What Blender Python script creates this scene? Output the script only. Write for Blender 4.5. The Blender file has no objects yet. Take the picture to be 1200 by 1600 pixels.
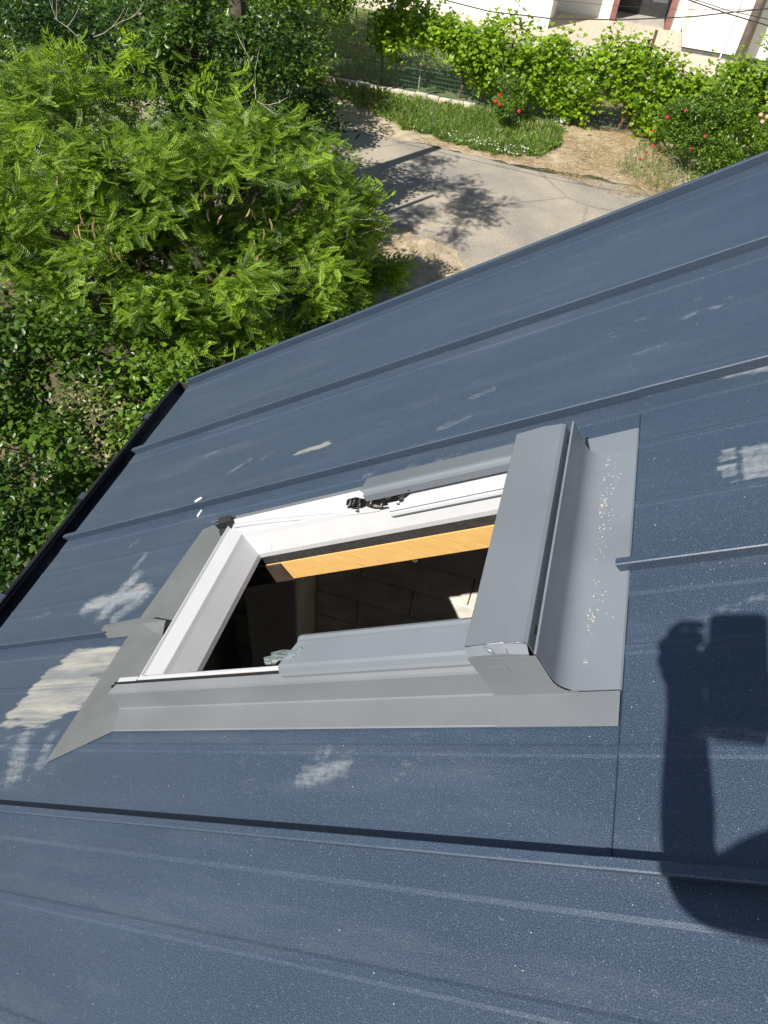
import bpy, math, random
import numpy as np
from mathutils import Vector, Matrix
random.seed(7); rng = np.random.default_rng(7)
S = bpy.context.scene
C = S.collection
PI = math.pi
EYE = 6.5                                   # lens height above the ground

# ---------------------------------------------------------------- camera
cam = bpy.data.cameras.new('camera'); co = bpy.data.objects.new('camera', cam); C.objects.link(co)
cam.sensor_fit = 'VERTICAL'; cam.sensor_height = 24.0; cam.lens = 1115/1600*24
cam.clip_start = 0.01; cam.clip_end = 2000
R3 = [[0.95770793, 0.2576716, -0.1280659], [0.27650942, -0.70100149, 0.65737314], [0.079612, -0.6649829, -0.74260331]]
RC = Matrix([[r[0], -r[1], -r[2]] for r in R3])
co.matrix_world = Matrix.Translation((0, 0, EYE)) @ RC.to_4x4()
S.camera = co

# ---------------------------------------------------------------- sky and sun
SUN = Vector((0.3576, 0.6073, -0.7094)).normalized()      # the way the light travels
w = bpy.data.worlds.new('World'); S.world = w; w.use_nodes = True
nt = w.node_tree; bg = nt.nodes['Background']; sky = nt.nodes.new('ShaderNodeTexSky')
sky.sky_type = 'NISHITA'; sky.sun_disc = False
sky.sun_elevation = math.asin(-SUN.z); sky.sun_rotation = math.atan2(-SUN.x, -SUN.y)
sky.air_density = 1.0; sky.dust_density = 0.6
nt.links.new(sky.outputs[0], bg.inputs[0]); bg.inputs[1].default_value = 0.062
sl = bpy.data.lights.new('sun', 'SUN'); so = bpy.data.objects.new('sun', sl); C.objects.link(so)
sl.energy = 5.0; sl.angle = math.radians(0.53); sl.color = (1.0, 0.95, 0.87)
so.rotation_euler = SUN.to_track_quat('-Z', 'Y').to_euler(); so.location = (-5, -8, 20)
S.view_settings.view_transform = 'Standard'; S.view_settings.look = 'None'
S.view_settings.exposure = 0.5; S.view_settings.gamma = 1.0; S.view_settings.use_curve_mapping = False

# ---------------------------------------------------------------- materials
def mat(name, col, rough=0.6, metal=0.0, var=0.0, vscale=8.0, bump=0.0, bscale=60.0, spec=0.5, coord='Object', detail=6.0, col2=None, ramp=(0.35, 0.65)):
    m = bpy.data.materials.new(name); m.use_nodes = True; t = m.node_tree; p = t.nodes['Principled BSDF']
    p.inputs['Base Color'].default_value = (*col, 1); p.inputs['Roughness'].default_value = rough
    p.inputs['Metallic'].default_value = metal; p.inputs['Specular IOR Level'].default_value = spec
    tc = t.nodes.new('ShaderNodeTexCoord')
    if col2 is not None or var > 0:
        n = t.nodes.new('ShaderNodeTexNoise'); n.inputs['Scale'].default_value = vscale; n.inputs['Detail'].default_value = detail
        t.links.new(tc.outputs[coord], n.inputs['Vector'])
        r = t.nodes.new('ShaderNodeValToRGB'); r.color_ramp.elements[0].position = ramp[0]; r.color_ramp.elements[1].position = ramp[1]
        a = [c*(1-var) for c in col]; b = list(col2) if col2 is not None else [min(1, c*(1+var)) for c in col]
        r.color_ramp.elements[0].color = (*a, 1); r.color_ramp.elements[1].color = (*b, 1)
        t.links.new(n.outputs['Fac'], r.inputs[0]); t.links.new(r.outputs[0], p.inputs['Base Color'])
    if bump > 0:
        n2 = t.nodes.new('ShaderNodeTexNoise'); n2.inputs['Scale'].default_value = bscale; n2.inputs['Detail'].default_value = 4
        t.links.new(tc.outputs[coord], n2.inputs['Vector'])
        b2 = t.nodes.new('ShaderNodeBump'); b2.inputs['Strength'].default_value = bump; b2.inputs['Distance'].default_value = 0.01
        t.links.new(n2.outputs['Fac'], b2.inputs['Height']); t.links.new(b2.outputs[0], p.inputs['Normal'])
    return m

def leaf_mat(name, dark, light, trans=0.35, rough=0.36, seed_obj=False):
    """leaf: two real leaf greens mixed by a per-leaf value, light passing through the blade"""
    m = bpy.data.materials.new(name); m.use_nodes = True; t = m.node_tree; N = t.nodes; L = t.links
    p = N['Principled BSDF']; out = N['Material Output']
    at = N.new('ShaderNodeAttribute'); at.attribute_name = 'tint'
    r = N.new('ShaderNodeValToRGB'); r.color_ramp.elements[0].color = (*dark, 1); r.color_ramp.elements[1].color = (*light, 1)
    L.new(at.outputs['Fac'], r.inputs[0])
    L.new(r.outputs[0], p.inputs['Base Color']); p.inputs['Roughness'].default_value = rough
    p.inputs['Specular IOR Level'].default_value = 0.5
    tr = N.new('ShaderNodeBsdfTranslucent'); hs = N.new('ShaderNodeHueSaturation'); hs.inputs['Hue'].default_value = 0.485
    hs.inputs['Saturation'].default_value = 1.15; hs.inputs['Value'].default_value = 1.5
    L.new(r.outputs[0], hs.inputs['Color']); L.new(hs.outputs[0], tr.inputs['Color'])
    mx = N.new('ShaderNodeMixShader'); mx.inputs[0].default_value = trans
    L.new(p.outputs[0], mx.inputs[1]); L.new(tr.outputs[0], mx.inputs[2]); L.new(mx.outputs[0], out.inputs[0])
    return m

def roof_material():
    m = bpy.data.materials.new('textured_roof_steel'); m.use_nodes = True; t = m.node_tree; N = t.nodes; L = t.links
    p = N['Principled BSDF']; uv = N.new('ShaderNodeUVMap'); uv.uv_map = 'UVMap'
    def noise(scale, detail=3, stretch=None, rough=0.5):
        n = N.new('ShaderNodeTexNoise'); n.inputs['Scale'].default_value = scale; n.inputs['Detail'].default_value = detail
        n.inputs['Roughness'].default_value = rough
        if stretch:
            mp = N.new('ShaderNodeMapping'); mp.inputs['Scale'].default_value = stretch[:3]
            if len(stretch) > 3: mp.inputs['Rotation'].default_value = (0, 0, stretch[3])
            L.new(uv.outputs[0], mp.inputs[0]); L.new(mp.outputs[0], n.inputs['Vector'])
        else: L.new(uv.outputs[0], n.inputs['Vector'])
        return n.outputs['Fac']
    def rmp(src, a, b, lo=0.0, hi=1.0):
        r = N.new('ShaderNodeMapRange'); r.inputs['From Min'].default_value = a; r.inputs['From Max'].default_value = b
        r.inputs['To Min'].default_value = lo; r.inputs['To Max'].default_value = hi; L.new(src, r.inputs['Value']); return r.outputs[0]
    def mth(op, a, b=None, clamp=False):
        x = N.new('ShaderNodeMath'); x.operation = op; x.use_clamp = clamp
        for i, v in enumerate((a, b)):
            if v is None: continue
            if isinstance(v, (int, float)): x.inputs[i].default_value = v
            else: L.new(v, x.inputs[i])
        return x.outputs[0]
    def mix(fac, a, b):
        x = N.new('ShaderNodeMix'); x.data_type = 'RGBA'
        if isinstance(fac, float): x.inputs[0].default_value = fac
        else: L.new(fac, x.inputs[0])
        for i, v in ((6, a), (7, b)):
            if isinstance(v, tuple): x.inputs[i].default_value = (*v, 1)
            else: L.new(v, x.inputs[i])
        return x.outputs[2]
    fine = noise(560, 2)                      # grained matt coating
    big = noise(2.2, 5, (1, 3, 1))
    base = mix(rmp(fine, 0.40, 0.62), (0.018, 0.033, 0.058), (0.061, 0.088, 0.129))
    base = mix(rmp(big, 0.35, 0.75, 0.0, 0.22), base, (0.075, 0.108, 0.158))
    # metallic flecks of the paint
    vo = N.new('ShaderNodeTexVoronoi'); vo.inputs['Scale'].default_value = 330; L.new(uv.outputs[0], vo.inputs['Vector'])
    fleck = mth('MULTIPLY', rmp(vo.outputs['Distance'], 0.30, 0.12), rmp(noise(120, 2), 0.45, 0.65))
    base = mix(mth('MULTIPLY', fleck, 0.45), base, (0.35, 0.40, 0.48))
    # thin dust film, brushed streaks
    film = mth('MULTIPLY', rmp(noise(5.0, 8, (0.35, 2.2, 1, 0.12), 0.65), 0.52, 0.90), 0.20)
    film2 = mth('MULTIPLY', rmp(noise(14.0, 10, (0.5, 2.0, 1, 0.3), 0.7), 0.60, 0.85), 0.15)
    col = mix(mth('ADD', film, film2, True), base, (0.24, 0.26, 0.28))
    # dirt and sealant marks painted per vertex, broken up by streaky noise
    at = N.new('ShaderNodeAttribute'); at.attribute_name = 'dust'
    st = noise(26, 8, (0.6, 2.6, 1, 0.35), 0.7); st2 = noise(90, 4)
    k = mth('ADD', at.outputs['Fac'], mth('MULTIPLY', mth('SUBTRACT', st, 0.5), 1.15))
    k = mth('ADD', k, mth('MULTIPLY', mth('SUBTRACT', st2, 0.5), 0.5))
    k = mth('MULTIPLY', rmp(k, 0.35, 0.75), rmp(at.outputs['Fac'], 0.03, 0.30))
    col = mix(mth('MULTIPLY', k, rmp(at.outputs['Fac'], 0.1, 0.9, 0.20, 0.50)), col, (0.40, 0.42, 0.42))
    ac = N.new('ShaderNodeAttribute'); ac.attribute_name = 'cream'
    kc = rmp(mth('ADD', ac.outputs['Fac'], mth('MULTIPLY', mth('SUBTRACT', noise(9, 9, (0.45, 3.2, 1, 0.3), 0.62), 0.5), 2.8)), 0.40, 0.66)
    kc = mth('MULTIPLY', kc, rmp(ac.outputs['Fac'], 0.02, 0.2))
    cream = mix(rmp(noise(8, 10, (0.35, 3.4, 1, 0.22), 0.68), 0.38, 0.62), (0.15, 0.165, 0.17), (0.36, 0.345, 0.30))
    col = mix(mth('MULTIPLY', kc, 0.88), col, cream)
    # scattered white specks
    v2 = N.new('ShaderNodeTexVoronoi'); v2.inputs['Scale'].default_value = 42; L.new(uv.outputs[0], v2.inputs['Vector'])
    sp = mth('MULTIPLY', mth('LESS_THAN', v2.outputs['Distance'], 0.022), rmp(noise(9, 4), 0.5, 0.6))
    col = mix(mth('MULTIPLY', sp, 0.8), col, (0.62, 0.62, 0.60))
    L.new(col, p.inputs['Base Color'])
    p.inputs['Metallic'].default_value = 0.0
    L.new(rmp(mth('MAXIMUM', k, kc), 0, 1, 0.42, 0.85), p.inputs['Roughness'])
    p.inputs['Specular IOR Level'].default_value = 0.65
    b = N.new('ShaderNodeBump'); b.inputs['Strength'].default_value = 0.30; b.inputs['Distance'].default_value = 0.0012
    L.new(noise(520, 3), b.inputs['Height'])
    b2 = N.new('ShaderNodeBump'); b2.inputs['Strength'].default_value = 0.25; b2.inputs['Distance'].default_value = 0.006
    L.new(noise(5, 3, (1, 2.2, 1)), b2.inputs['Height']); L.new(b.outputs[0], b2.inputs['Normal']); L.new(b2.outputs[0], p.inputs['Normal'])
    return m

M_ROOF = roof_material()
M_FLASH = mat('grey_flashing_aluminium', (0.160, 0.172, 0.186), 0.42, 0.0, var=0.13, vscale=4, detail=10, ramp=(.3, .7), bump=0.06, bscale=18, spec=0.55)
M_APRON = mat('grey_green_apron', (0.135, 0.145, 0.146), 0.45, 0.0, var=0.08, vscale=9, bump=0.05, bscale=14)
M_FLASH_SKY = mat('sky_sheen_flashing', (0.185, 0.207, 0.235), 0.40, 0.05, var=0.10, vscale=5, detail=10, ramp=(.3, .7), bump=0.05, bscale=20, spec=0.6)  # flashing metal again, blue sky sheen put into its colour
M_COVER = mat('grey_lacquered_aluminium', (0.178, 0.198, 0.222), 0.36, 0.15, var=0.09, vscale=4, detail=10, ramp=(.3, .7), bump=0.03, bscale=12, spec=0.6)
M_WHITE = mat('white_pvc', (0.47, 0.477, 0.49), 0.42, var=0.03, vscale=12, bump=0.02, bscale=25)
M_RUBBER = mat('black_rubber', (0.012, 0.012, 0.013), 0.5, var=0.2, vscale=40, bump=0.2, bscale=120)
M_FOAM = mat('dark_grey_insulating_foam', (0.028, 0.026, 0.024), 0.9, var=0.25, vscale=60, bump=0.5, bscale=220)
M_STEEL = mat('zinc_plated_steel', (0.42, 0.42, 0.40), 0.28, 0.9, var=0.25, vscale=60)
M_DSTEEL = mat('dark_hinge_steel', (0.06, 0.06, 0.06), 0.35, 0.8, var=0.4, vscale=50)
M_GUT = mat('black_blue_gutter_steel', (0.050, 0.058, 0.070), 0.22, 0.3, var=0.45, vscale=7, spec=0.7)
M_BLOCK = mat('aerated_concrete', (0.76, 0.71, 0.63), 0.95, var=0.16, vscale=9, bump=0.3, bscale=90)
M_CHALK = mat('pale_render', (0.55, 0.54, 0.50), 0.9, var=0.12, vscale=6, bump=0.2, bscale=40)
M_HWALL = mat('rendered_house_wall', (0.45, 0.43, 0.39), 0.9, var=0.1, vscale=3, bump=0.2, bscale=60)
M_CHIP = mat('white_plastic_crumb', (0.72, 0.71, 0.68), 0.6, var=0.1, vscale=200)
M_TAN = mat('tan_sawdust', (0.55, 0.47, 0.36), 0.8, var=0.25, vscale=300)

def wood_material():
    m = bpy.data.materials.new('orange_yellow_batten_wood'); m.use_nodes = True; t = m.node_tree; N = t.nodes; L = t.links; p = N['Principled BSDF']
    tc = N.new('ShaderNodeTexCoord'); mp = N.new('ShaderNodeMapping'); mp.inputs['Scale'].default_value = (3, 60, 60); L.new(tc.outputs['Object'], mp.inputs[0])
    n = N.new('ShaderNodeTexNoise'); n.inputs['Scale'].default_value = 6; n.inputs['Detail'].default_value = 8; L.new(mp.outputs[0], n.inputs['Vector'])
    r = N.new('ShaderNodeValToRGB'); r.color_ramp.elements[0].position = 0.3; r.color_ramp.elements[1].position = 0.7
    r.color_ramp.elements[0].color = (0.56, 0.315, 0.095, 1); r.color_ramp.elements[1].color = (0.74, 0.46, 0.16, 1)
    L.new(n.outputs['Fac'], r.inputs[0]); L.new(r.outputs[0], p.inputs['Base Color']); p.inputs['Roughness'].default_value = 0.75
    b = N.new('ShaderNodeBump'); b.inputs['Strength'].default_value = 0.3; b.inputs['Distance'].default_value = 0.002
    L.new(n.outputs['Fac'], b.inputs['Height']); L.new(b.outputs[0], p.inputs['Normal']); return m
M_WOOD = wood_material()

# ---------------------------------------------------------------- object helpers
def tag(o, label=None, cat=None, group=None, kind=None):
    if label: o['label'] = label
    if cat: o['category'] = cat
    if group: o['group'] = group
    if kind: o['kind'] = kind
    return o
def empty(name, loc, label, cat, group=None):
    o = bpy.data.objects.new(name, None); C.objects.link(o); o.location = loc; o.empty_display_size = 0.1
    return tag(o, label, cat, group)
def wpos(o):
    p = Vector(o.location)
    while o.parent: o = o.parent; p += Vector(o.location)
    return p
def link(name, me, m, parent=None, loc=None):
    """links a mesh; loc is its world place (no thing here is rotated)"""
    o = bpy.data.objects.new(name, me); C.objects.link(o)
    if m is not None and not me.materials:
        for q in (m if isinstance(m, (list, tuple)) else [m]): me.materials.append(q)
    l = Vector(loc) if loc is not None else Vector((0, 0, 0))
    if parent is not None: o.parent = parent; l = l - wpos(parent)
    o.location = l
    return o
class MB:
    def __init__(s): s.v = []; s.f = []; s.mi = []; s.m = 0
    def add(s, vs, fs):
        o = len(s.v); s.v += [tuple(v) for v in vs]; s.f += [tuple(i+o for i in f) for f in fs]; s.mi += [s.m]*len(fs)
    def hexa(s, a): s.add(a, [(0, 3, 2, 1), (4, 5, 6, 7), (0, 1, 5, 4), (1, 2, 6, 5), (2, 3, 7, 6), (3, 0, 4, 7)])
    def box(s, x0, x1, y0, y1, z0, z1):
        s.hexa([(x0, y0, z0), (x1, y0, z0), (x1, y1, z0), (x0, y1, z0), (x0, y0, z1), (x1, y0, z1), (x1, y1, z1), (x0, y1, z1)])
    def tube(s, pts, r, n=8, cap=True):
        pts = [Vector(p) for p in pts]; rs = r if isinstance(r, (list, tuple)) else [r]*len(pts); rings = []
        t0 = (pts[1]-pts[0]).normalized(); ref = Vector((0, 0, 1)) if abs(t0.z) < .9 else Vector((1, 0, 0)); nrm = t0.cross(ref).normalized()
        for i, p in enumerate(pts):
            t = (pts[min(i+1, len(pts)-1)]-pts[max(i-1, 0)]).normalized(); nrm = (nrm-t*nrm.dot(t)).normalized(); b = t.cross(nrm)
            rings.append([p+(nrm*math.cos(2*PI*k/n)+b*math.sin(2*PI*k/n))*rs[i] for k in range(n)])
        vs = [v for rg in rings for v in rg]; fs = []
        for i in range(len(pts)-1):
            for k in range(n): fs.append((i*n+k, i*n+(k+1) % n, (i+1)*n+(k+1) % n, (i+1)*n+k))
        if cap: fs.append(tuple(range(n-1, -1, -1))); fs.append(tuple((len(pts)-1)*n+k for k in range(n)))
        s.add(vs, fs)
    def build(s, name, m, parent=None, world=None, smooth=False, origin=None, bevel=0, solid=0):
        """world: function that maps my coordinates to world ones"""
        P = [Vector(world(*v)) if world else Vector(v) for v in s.v]
        if origin is None:
            lo = Vector([min(p[i] for p in P) for i in range(3)]); hi = Vector([max(p[i] for p in P) for i in range(3)])
            origin = Vector(((lo.x+hi.x)/2, (lo.y+hi.y)/2, lo.z))
        origin = Vector(origin); me = bpy.data.meshes.new(name); me.from_pydata([p-origin for p in P], [], s.f)
        o = link(name, me, m, parent, origin)
        if any(s.mi):
            for p, k in zip(me.polygons, s.mi): p.material_index = k
        if smooth: me.polygons.foreach_set('use_smooth', [True]*len(me.polygons))
        if solid: q = o.modifiers.new('thickness', 'SOLIDIFY'); q.thickness = solid; q.offset = -1
        if bevel: q = o.modifiers.new('bevel', 'BEVEL'); q.width = bevel; q.segments = 2; q.limit_method = 'ANGLE'; q.angle_limit = 0.6
        return o

# roof space: u up the slope, v along the eave, h off the sheet
PITCH = math.radians(35); HC = 0.9116
U = Vector((math.cos(PITCH), 0, math.sin(PITCH))); V = Vector((0, 1, 0)); NN = Vector((-math.sin(PITCH), 0, math.cos(PITCH)))
CAMP = Vector((0, 0, EYE))
def rw(u, v, h): return CAMP + U*u + V*v + NN*(h-HC)

# ================================================================ THE SETTING: ground, road
def ground_mat():
    m = bpy.data.materials.new('dry_earth_and_grass'); m.use_nodes = True; t = m.node_tree; N = t.nodes; L = t.links; p = N['Principled BSDF']
    tc = N.new('ShaderNodeTexCoord')
    def nz(s, d=8):
        n = N.new('ShaderNodeTexNoise'); n.inputs['Scale'].default_value = s; n.inputs['Detail'].default_value = d; L.new(tc.outputs['Object'], n.inputs['Vector']); return n
    a = nz(0.7); b = nz(9, 10)
    r = N.new('ShaderNodeValToRGB'); e = r.color_ramp.elements; e[0].position = .38; e[0].color = (0.035, 0.045, 0.015, 1); e[1].position = .68; e[1].color = (0.22, 0.17, 0.10, 1)
    L.new(a.outputs['Fac'], r.inputs[0])
    r2 = N.new('ShaderNodeValToRGB'); e = r2.color_ramp.elements; e[0].position = .35; e[0].color = (0.5, .5, .5, 1); e[1].position = .65; e[1].color = (1.3, 1.3, 1.3, 1); L.new(b.outputs['Fac'], r2.inputs[0])
    x = N.new('ShaderNodeMix'); x.data_type = 'RGBA'; x.blend_type = 'MULTIPLY'; x.inputs[0].default_value = 1; L.new(r.outputs[0], x.inputs[6]); L.new(r2.outputs[0], x.inputs[7])
    L.new(x.outputs[2], p.inputs['Base Color']); p.inputs['Roughness'].default_value = .95
    bp = N.new('ShaderNodeBump'); bp.inputs['Distance'].default_value = .05; L.new(b.outputs['Fac'], bp.inputs['Height']); L.new(bp.outputs[0], p.inputs['Normal'])
    return m
def sheet(name, pts, z, m, kind='structure', jitter=0.0, sub=0):
    P = []
    n = len(pts)
    for i in range(n):
        a = Vector((*pts[i], 0)); b = Vector((*pts[(i+1) % n], 0)); k = max(1, int((b-a).length/0.25)) if jitter else 1
        for j in range(k):
            q = a.lerp(b, j/k)
            if jitter and not (j == 0 and False): q += Vector((random.uniform(-jitter, jitter), random.uniform(-jitter, jitter), 0))
            P.append(q)
    me = bpy.data.meshes.new(name); c = sum(P, Vector())/len(P)
    me.from_pydata([p-c for p in P], [], [tuple(range(len(P)))])
    o = link(name, me, m, None, (c.x, c.y, z)); o['kind'] = kind
    return o
sheet('ground', [(-300, -300), (300, -300), (300, 300), (-300, 300)], 0, ground_mat())
def road_mat():
    m = bpy.data.materials.new('dusty_asphalt'); m.use_nodes = True; t = m.node_tree; N = t.nodes; L = t.links; p = N['Principled BSDF']
    tc = N.new('ShaderNodeTexCoord')
    def nz(s, d=8, r=.5):
        n = N.new('ShaderNodeTexNoise'); n.inputs['Scale'].default_value = s; n.inputs['Detail'].default_value = d; n.inputs['Roughness'].default_value = r; L.new(tc.outputs['Object'], n.inputs['Vector']); return n.outputs['Fac']
    def rp(src, a, ca, b, cb):
        r = N.new('ShaderNodeValToRGB'); e = r.color_ramp.elements; e[0].position = a; e[0].color = (*ca, 1); e[1].position = b; e[1].color = (*cb, 1); L.new(src, r.inputs[0]); return r.outputs[0]
    c = rp(nz(0.55, 7, .6), .40, (0.29, 0.265, 0.23), .60, (0.43, 0.375, 0.29))
    d = rp(nz(28, 6), .3, (.72, .72, .72), .7, (1.15, 1.15, 1.15))
    x = N.new('ShaderNodeMix'); x.data_type = 'RGBA'; x.blend_type = 'MULTIPLY'; x.inputs[0].default_value = 1; L.new(c, x.inputs[6]); L.new(d, x.inputs[7])
    # hairline cracks
    vo = N.new('ShaderNodeTexVoronoi'); vo.feature = 'DISTANCE_TO_EDGE'; vo.inputs['Scale'].default_value = 0.30
    mp = N.new('ShaderNodeMixRGB'); mp.inputs[0].default_value = .12; n3 = N.new('ShaderNodeTexNoise'); n3.inputs['Scale'].default_value = 3; L.new(tc.outputs['Object'], n3.inputs['Vector'])
    L.new(tc.outputs['Object'], mp.inputs[1]); L.new(n3.outputs['Color'], mp.inputs[2]); L.new(mp.outputs[0], vo.inputs['Vector'])
    k = rp(vo.outputs['Distance'], .004, (.55, .55, .55), .012, (1, 1, 1))
    y = N.new('ShaderNodeMix'); y.data_type = 'RGBA'; y.blend_type = 'MULTIPLY'; y.inputs[0].default_value = .5; L.new(x.outputs[2], y.inputs[6]); L.new(k, y.inputs[7])
    L.new(y.outputs[2], p.inputs['Base Color']); p.inputs['Roughness'].default_value = .9; return m
sheet('road', [(-5.6, 8.0), (12, 8.0), (12, 17.3), (1.2, 16.9), (-0.6, 16.75), (-2.6, 16.9), (-5.6, 17.2), (-14, 17.4), (-14, 12)], .006, road_mat(), jitter=.05)
M_DIRT = mat('bare_earth_verge', (0.32, 0.255, 0.175), .95, col2=(0.52, .43, .29), vscale=3.5, bump=.5, bscale=25, detail=9)
sheet('dirt_verge', [(-3.3, 8.0), (-0.4, 8.0), (-1.2, 11.6), (-1.7, 12.5), (-2.9, 12.9), (-4.6, 12.0)], .012, M_DIRT, jitter=.10)
sheet('verge', [(-7.6, 17.2), (-5.2, 16.9), (-3.4, 17.0), (-1.6, 16.85), (0.2, 17.05), (2.2, 16.9), (8, 17.1), (8, 20.1), (-7.6, 19.75)], .014, M_DIRT, jitter=.08)
M_LAWN = mat('mown_weedy_lawn', (0.085, 0.13, 0.035), .95, col2=(0.20, 0.21, 0.085), vscale=2.2, bump=.6, bscale=30, detail=9)
sheet('lawn', [(-16, 20.3), (-0.6, 20.3), (-0.9, 27.5), (-16, 28)], .010, M_LAWN)
def terrace_mat():
    m = bpy.data.materials.new('buff_paving'); m.use_nodes = True; t = m.node_tree; N = t.nodes; L = t.links; p = N['Principled BSDF']
    tc = N.new('ShaderNodeTexCoord'); b = N.new('ShaderNodeTexBrick'); b.inputs['Scale'].default_value = 1; b.inputs['Brick Width'].default_value = .4; b.inputs['Row Height'].default_value = .2
    b.inputs['Color1'].default_value = (.52, .46, .36, 1); b.inputs['Color2'].default_value = (.58, .51, .40, 1); b.inputs['Mortar'].default_value = (.42, .36, .28, 1); b.inputs['Mortar Size'].default_value = .012
    L.new(tc.outputs['Object'], b.inputs[0]); L.new(b.outputs[0], p.inputs['Base Color']); p.inputs['Roughness'].default_value = .9; return m
sheet('terrace', [(-9.5, 27.0), (-3.4, 26.6), (-1.2, 24.0), (14, 24.0), (14, 30.8), (-9.5, 30.8)], .018, terrace_mat())
# old concrete kerb the mesh fence stands on
M_CONC = mat('old_concrete', (0.55, 0.50, 0.41), .95, var=.2, vscale=6, bump=.4, bscale=40)
def brokenbar(x0, x1, y0, y1, h):
    b = MB(); n = 14
    for i in range(n):
        a = x0+(x1-x0)*i/n; c = x0+(x1-x0)*(i+1)/n-.012; j = random.uniform(-.012, .012); hh = h+random.uniform(-.012, .012)
        b.hexa([(a, y0+j, -.05), (c, y0+j, -.05), (c, y1+j, -.05), (a, y1+j, -.05), (a, y0+j, hh), (c, y0+j, hh), (c, y1+j, hh), (a, y1+j, hh)])
    return b
k = brokenbar(-7.2, -2.75, 19.70, 19.86, .13).build('kerb', M_CONC, bevel=.01); k['kind'] = 'structure'

# ================================================================ THE HOUSE WITH THE METAL ROOF
UE = -2.365                                        # eave edge
SEAMS = [0.3455 + 0.4885*k for k in range(-10, 5)] # ... 0.3455 0.834 1.3225 1.811 2.2995
SEAMS = [s for s in SEAMS]
house = empty('house', (rw(UE, 1, 0).x, 1, 0), 'new house with dark blue grey standing seam metal roof and an open roof window', 'house')

# ---- dirt masks, in roof metres
def seg_d(u, v, a, b):
    a = np.array(a); b = np.array(b); d = b-a; t = np.clip(((u-a[0])*d[0]+(v-a[1])*d[1])/(d@d), 0, 1)
    return np.hypot(u-a[0]-t*d[0], v-a[1]-t*d[1])
def inpoly(u, v, poly):
    r = np.zeros(u.shape, bool); n = len(poly)
    for i in range(n):
        x0, y0 = poly[i]; x1, y1 = poly[(i+1) % n]
        c = ((y0 > v) != (y1 > v)) & (u < (x1-x0)*(v-y0)/((y1-y0) or 1e-9)+x0); r ^= c
    return r
CREAM = [(-1.95, .570), (-1.93, .655), (-1.90, .745), (-1.82, .79), (-1.655, .80), (-1.60, .79), (-1.60, .70), (-1.62, .62), (-1.70, .575), (-1.79, .56), (-1.90, .545)]
def cream(u, v):
    m = np.zeros(u.shape)
    ins = inpoly(u, v, CREAM); d = np.full(u.shape, 9.)
    for i in range(len(CREAM)): d = np.minimum(d, seg_d(u, v, CREAM[i], CREAM[(i+1) % len(CREAM)]))
    m = np.where(ins, .5+np.clip(d/.06, 0, .38), .5-np.clip(d/.05, 0, .5))
    m = np.maximum(m, np.clip(1-seg_d(u, v, (-1.345, 1.484), (-1.235, 1.492))/.03, 0, 1)*.78)     # small solid wipe
    m = np.maximum(m, np.clip(1-seg_d(u, v, (-1.90, .965), (-1.86, .975))/.04, 0, 1)*.60)
    m = np.maximum(m, np.clip(1-seg_d(u, v, (-1.80, .975), (-1.72, .985))/.06, 0, 1)*.62)
    return m
BLOBS = [  # u0,v0,u1,v1,radius,strength
 (-1.92, .965, -1.69, .985, .05, .75), (-1.81, .93, -1.78, 1.05, .05, .70), (-1.74, .90, -1.66, .97, .045, .6), (-1.81, 1.10, -1.80, 1.15, .025, .55),
 (-1.92, 1.21, -1.90, 1.23, .02, .5), (-1.80, .53, -1.73, .43, .06, .55), (-1.68, .53, -1.65, .46, .04, .5), (-1.95, .48, -1.85, .52, .05, .4), (-1.72, .40, -1.60, .45, .04, .35),
 (-1.91, 1.62, -1.78, 1.64, .018, .42), (-1.78, 1.64, -1.62, 1.64, .018, .35), (-1.63, 1.48, -1.565, 1.525, .022, .50), (-1.50, 1.50, -1.45, 1.55, .03, .35),
 (-1.80, 1.50, -1.70, 1.52, .04, .3), (-.83, 1.41, -.75, 1.425, .022, .5), (-.97, 1.55, -.90, 1.54, .03, .35), (-.76, 1.515, -.70, 1.53, .025, .45), (-1.04, 1.52, -.98, 1.51, .03, .35),
 (-1.02, 1.28, -.99, 1.285, .015, .5), (-.80, 1.275, -.74, 1.28, .02, .45), (-.9, 1.27, -.86, 1.28, .02, .4),
 (-.225, 1.60, -.205, 1.605, .018, .5), (-.16, 1.605, -.15, 1.60, .018, .5), (-.20, 1.66, -.19, 1.662, .013, .45), (-.13, 1.63, -.12, 1.625, .02, .4), (-.33, 1.65, -.30, 1.65, .02, .35),
 (-.40, 1.63, -.38, 1.60, .02, .35), (-.34, 1.50, -.24, 1.515, .012, .4), (-.145, 1.318, -.05, 1.308, .012, .62), (-.11, 1.325, -.05, 1.32, .014, .6),
 (-.85, .45, -.77, .475, .035, .60), (-.83, .49, -.82, .50, .03, .45), (-.66, .455, -.645, .485, .025, .35), (-.97, .43, -.965, .50, .03, .32), (-1.02, .45, -1.01, .48, .02, .3),
 (-.20, .53, -.10, .522, .022, .50), (-.21, .728, -.10, .745, .022, .35), (-.135, .745, -.12, .75, .015, .45), (-.10, .55, -.05, .53, .03, .4),
 (-.55, 2.05, -.20, 2.06, .05, .22), (-.9, 1.98, -.6, 2.0, .05, .2), (-1.2, 1.72, -.8, 1.73, .05, .25), (-.6, 1.68, -.3, 1.7, .04, .25), (-2.25, 1.1, -2.15, 1.12, .02, .35), (-2.2, .95, -2.12, .96, .02, .4)]
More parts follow.
